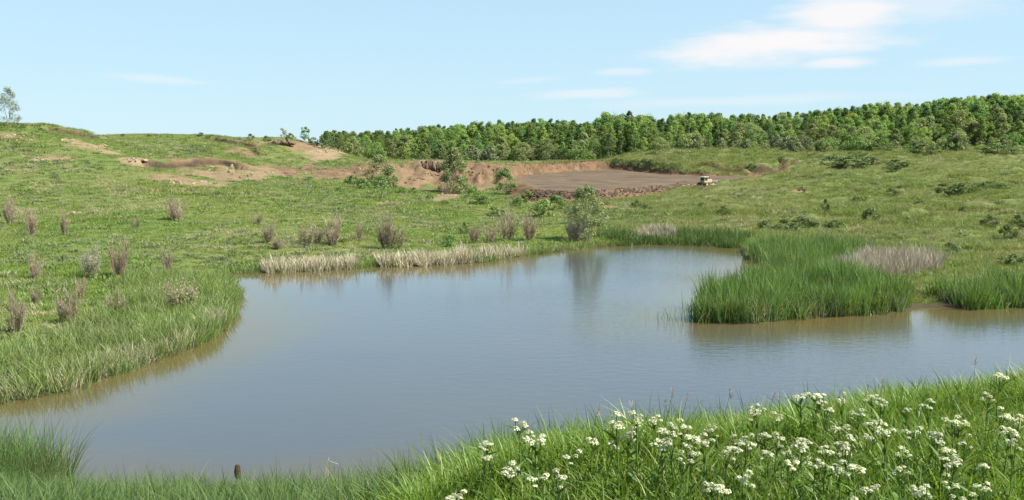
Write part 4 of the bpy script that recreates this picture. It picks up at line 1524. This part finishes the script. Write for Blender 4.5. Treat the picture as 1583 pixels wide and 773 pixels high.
def flower_proto(seed):
    """white cress: upright stem, lance leaves, flat-topped clusters of tiny four petalled florets"""
    g = np.random.default_rng(seed)
    H = 0.50
    tb = Tubes(4)
    tips = []
    top = np.array([g.normal(0, .03), g.normal(0, .03), H * 0.80])
    tb.add([(0, 0, -0.05), top * 0.5 + g.normal(0, .008, 3), top], [0.0035, 0.003, 0.0024])
    nb_ = g.integers(4, 8)
    for i in range(nb_):
        a = 6.28 * i / nb_ + g.uniform(-.4, .4)
        r = g.uniform(0.008, 0.036)
        t0 = g.uniform(0.72, 1.0)
        tip = np.array([math.cos(a) * r, math.sin(a) * r, 0]) + top + np.array([0, 0, H * g.uniform(0.06, 0.17) - r * 1.3])
        tb.add([top * t0, (top * t0 + tip) / 2 + np.array([math.cos(a), math.sin(a), 0]) * 0.006, tip], [0.002, 0.0016, 0.0012])
        tips.append(tip)
    stem = tb.mesh('stem', M['weed'])
    C, Nn, S = [], [], []
    for tip in tips:
        m = g.integers(18, 36)
        rad = g.uniform(0.010, 0.018)
        for j in range(m):
            d = g.normal(0, 1, 3)
            d /= np.linalg.norm(d)
            d[2] = abs(d[2]) * 1.0 - 0.3
            for q in range(2):
                C.append(tip + d * rad * g.uniform(0.6, 1.0))
                Nn.append(d + g.normal(0, .35, 3) + np.array([0, 0, .4]))
                S.append(g.uniform(0.006, 0.0095))
    V, q = leaves(np.array(C), np.array(Nn), np.array(S), g, 0.9)
    fl = np_mesh('flower_head', V, q, None, {'rnd': np.repeat(g.uniform(0, 1, len(C)), 4)})
    fl.materials.append(M['petal'])
    nl = 13
    zz = np.sort(g.uniform(0.05, 0.78, nl)) * H
    base = np.array([top * (z / (H * 0.8)) for z in zz])
    V, qd, t, r = blades(base, g.uniform(0.05, 0.085, nl), g.uniform(0.013, 0.02, nl), g.uniform(0, 6.28, nl), g.uniform(0.5, 1.0, nl), g.uniform(0.1, 0.5, nl), 3, rng=g)
    lf = np_mesh('leaf', V, qd, t, {'rnd': r})
    lf.materials.append(M['weed'])
    return stem, lf, fl


FP = [flower_proto(960 + i) for i in range(7)]
heads = [(692, 763), (735, 770), (722, 752), (752, 675), (742, 692), (785, 720), (788, 735), (811, 645), (838, 659), (850, 728), (812, 668), (815, 718), (868, 725), (843, 735), (780, 712),
         (912, 668), (900, 690), (938, 676), (918, 694), (958, 645), (968, 660), (994, 632), (1020, 640), (1035, 650), (1030, 660), (1045, 665), (1062, 650), (1075, 665), (1095, 655), (1100, 668),
         (1050, 690), (1110, 700), (1130, 672), (1120, 690), (1140, 685), (1158, 628), (1180, 622), (1165, 664), (1185, 660), (1150, 675), (1205, 668), (1190, 690), (1210, 635), (1240, 604), (1255, 608), (1278, 602), (1270, 620),
         (1300, 610), (1245, 672), (1225, 690), (1265, 700), (1240, 715), (1215, 700), (1280, 690), (1290, 715), (1232, 678), (1350, 604), (1365, 608), (1335, 628), (1345, 668), (1318, 670), (1310, 690), (1350, 640),
         (1400, 690), (1380, 652), (1428, 655), (1445, 658), (1440, 668), (1468, 685), (1465, 696), (1395, 712), (1375, 707), (1460, 725), (1550, 575), (1540, 628), (1565, 640), (1558, 655), (1530, 605), (1475, 640), (1485, 638),
         (1525, 708), (1537, 725), (1560, 672), (1575, 700), (1510, 735), (1490, 757), (1275, 748), (1120, 748), (1190, 755), (1145, 728), (1100, 740), (1085, 715), (1345, 745), (1380, 735), (1410, 740), (1440, 750), (1572, 750), (1330, 712), (1500, 700), (1295, 650), (1500, 665),
         (1410, 625), (1440, 615), (1075, 690), (1015, 675), (985, 650), (1200, 720), (1320, 760), (1170, 708)]
for i, (px, py) in enumerate(heads):
    if py > 690 and i % 5 in (1, 3):
        continue
    # the plant stands where a head at its usual height over the bank lies on the line of sight
    d = ray(px, py)
    D = np.linspace(2.4, 9.0, 400)
    zg = height(d[0] * D, D)
    hh = 0.38 + 0.10 * random.random() + (0.10 if i in (7, 8, 21, 19) else 0)
    k = np.nonzero(EYE + d[2] * D - hh <= zg)[0]
    j = k[0] if len(k) else int(np.argmin(np.abs(EYE + d[2] * D - hh - zg)))
    zz = float(zg[j])
    real = EYE + d[2] * D[j] - zz
    st, lf, fl = FP[i % 7]
    fat = random.uniform(0.95, 1.35) * (1.25 if i in (3, 7, 8, 19, 21, 43, 45, 56, 73) else 1.0)
    s = max(0.6, min(1.5, real / 0.47))
    place('white_cress', ('white flowered cress standing against the water on the crest of the near bank' if py < 1000.5 - 0.335 * px + 50 and py < 700 else 'white flowered cress deep in the near bank grass'), 'flower', 'white flowers of the near bank', (d[0] * D[j], D[j], zz), random.uniform(0, 6.28), (fat, fat, s),
          [('stem', st), ('leaves', lf), ('flower_head', fl)])


def seed_grass(px, py, i):
    d = ray(px, py)
    D = 5.3 + 0.25 * (px - 900) / 300
    x = d[0] * D
    zg = hz(x, D)
    H = EYE + d[2] * D - zg
    g = np.random.default_rng(990 + i)
    t = thing('seed_grass', 'tall thin grass stalk with a seed head rising over the bank', 'grass stalk', 'seed stalks over the bank', (x, D, zg), 0)
    tb = Tubes(4)
    l = g.normal(0, .05)
    tb.add([(0 - l, 0, 0), (-l * .5, 0.01, H * .5), (0, 0, H * 0.93)], [0.0022, 0.0017, 0.001])
    link('stem', tb.mesh('stem', M['bluereed']), None, t)
    n = 14
    base = np.array([(g.normal(0, .003), g.normal(0, .003), H * (0.84 + 0.15 * k / n)) for k in range(n)])
    V, q, tr, r = blades(base, g.uniform(.02, .04, n), np.full(n, .004), g.uniform(0, 6.28, n), g.uniform(.1, .6, n), g.uniform(0, .5, n), 2, rng=g)
    link('seed_head', np_mesh('seed_head', V, q, tr, {'rnd': r}), M['greyreed'], t)


for i, (px, py) in enumerate([(925, 628), (1040, 600), (1028, 618), (1062, 610), (977, 622), (1129, 602), (1196, 608), (1508, 548), (1365, 585), (1342, 590), (1205, 612), (1452, 590)]):
    seed_grass(px, py, i)


def cattail(px, py, label):
    d = ray(px, py)
    D = 18.8
    x, z = d[0] * D, EYE + d[2] * D
    zg = hz(x, D)
    t = thing('cattail', label, 'cattail', None, (x, D, zg))
    H = z - zg
    tb = Tubes(6)
    tb.add([(0.03, 0, -0.05), (0.02, 0, H * .5), (0, 0, H)], [0.012, 0.010, 0.008])
    link('stem', tb.mesh('stem', M['bankdry']), None, t)
    hb_ = Tubes(9)
    hb_.add([(0, 0, H - 0.17), (0, 0, H - 0.14), (0, 0, H), (0.005, 0, H + 0.13), (0.005, 0, H + 0.16)], [0.012, 0.06, 0.072, 0.055, 0.01])
    link('seed_head', hb_.mesh('seed_head', plain_mat('cattail_brown', (0.035, 0.02, 0.012), (0.075, 0.045, 0.026), 12, 0.95, 0.05, 0.5)), None, t)


cattail(367, 729, 'brown fluffy cattail head above the near shore reeds')


def bent_stalks():
    D = 18.5
    c = at(507, 712, D)
    zg = hz(c[0], D)
    t = thing('bent_stalk', 'broken pale dead stalks folded over the near shore reeds', 'dead stalks', None, (c[0], D, zg))
    H = c[2] - zg
    for (a, b) in [((-0.22, 0), (0.02, .06)), ((0.1, 0.1), (0.22, -.1)), ((-0.05, 0.05), (-0.28, -.2)), ((0.02, .0), (0.3, -.25))]:
        tb = Tubes(4)
        tb.add([(a[0], a[1], -0.05), (a[0] * .6, a[1], H * .6), (0.0, 0, H), (b[0], 0.05, H + b[1])], [.009, .008, .007, .003])
        link('stalk', tb.mesh('stalk', M['dryreed']), None, t)


bent_stalks()
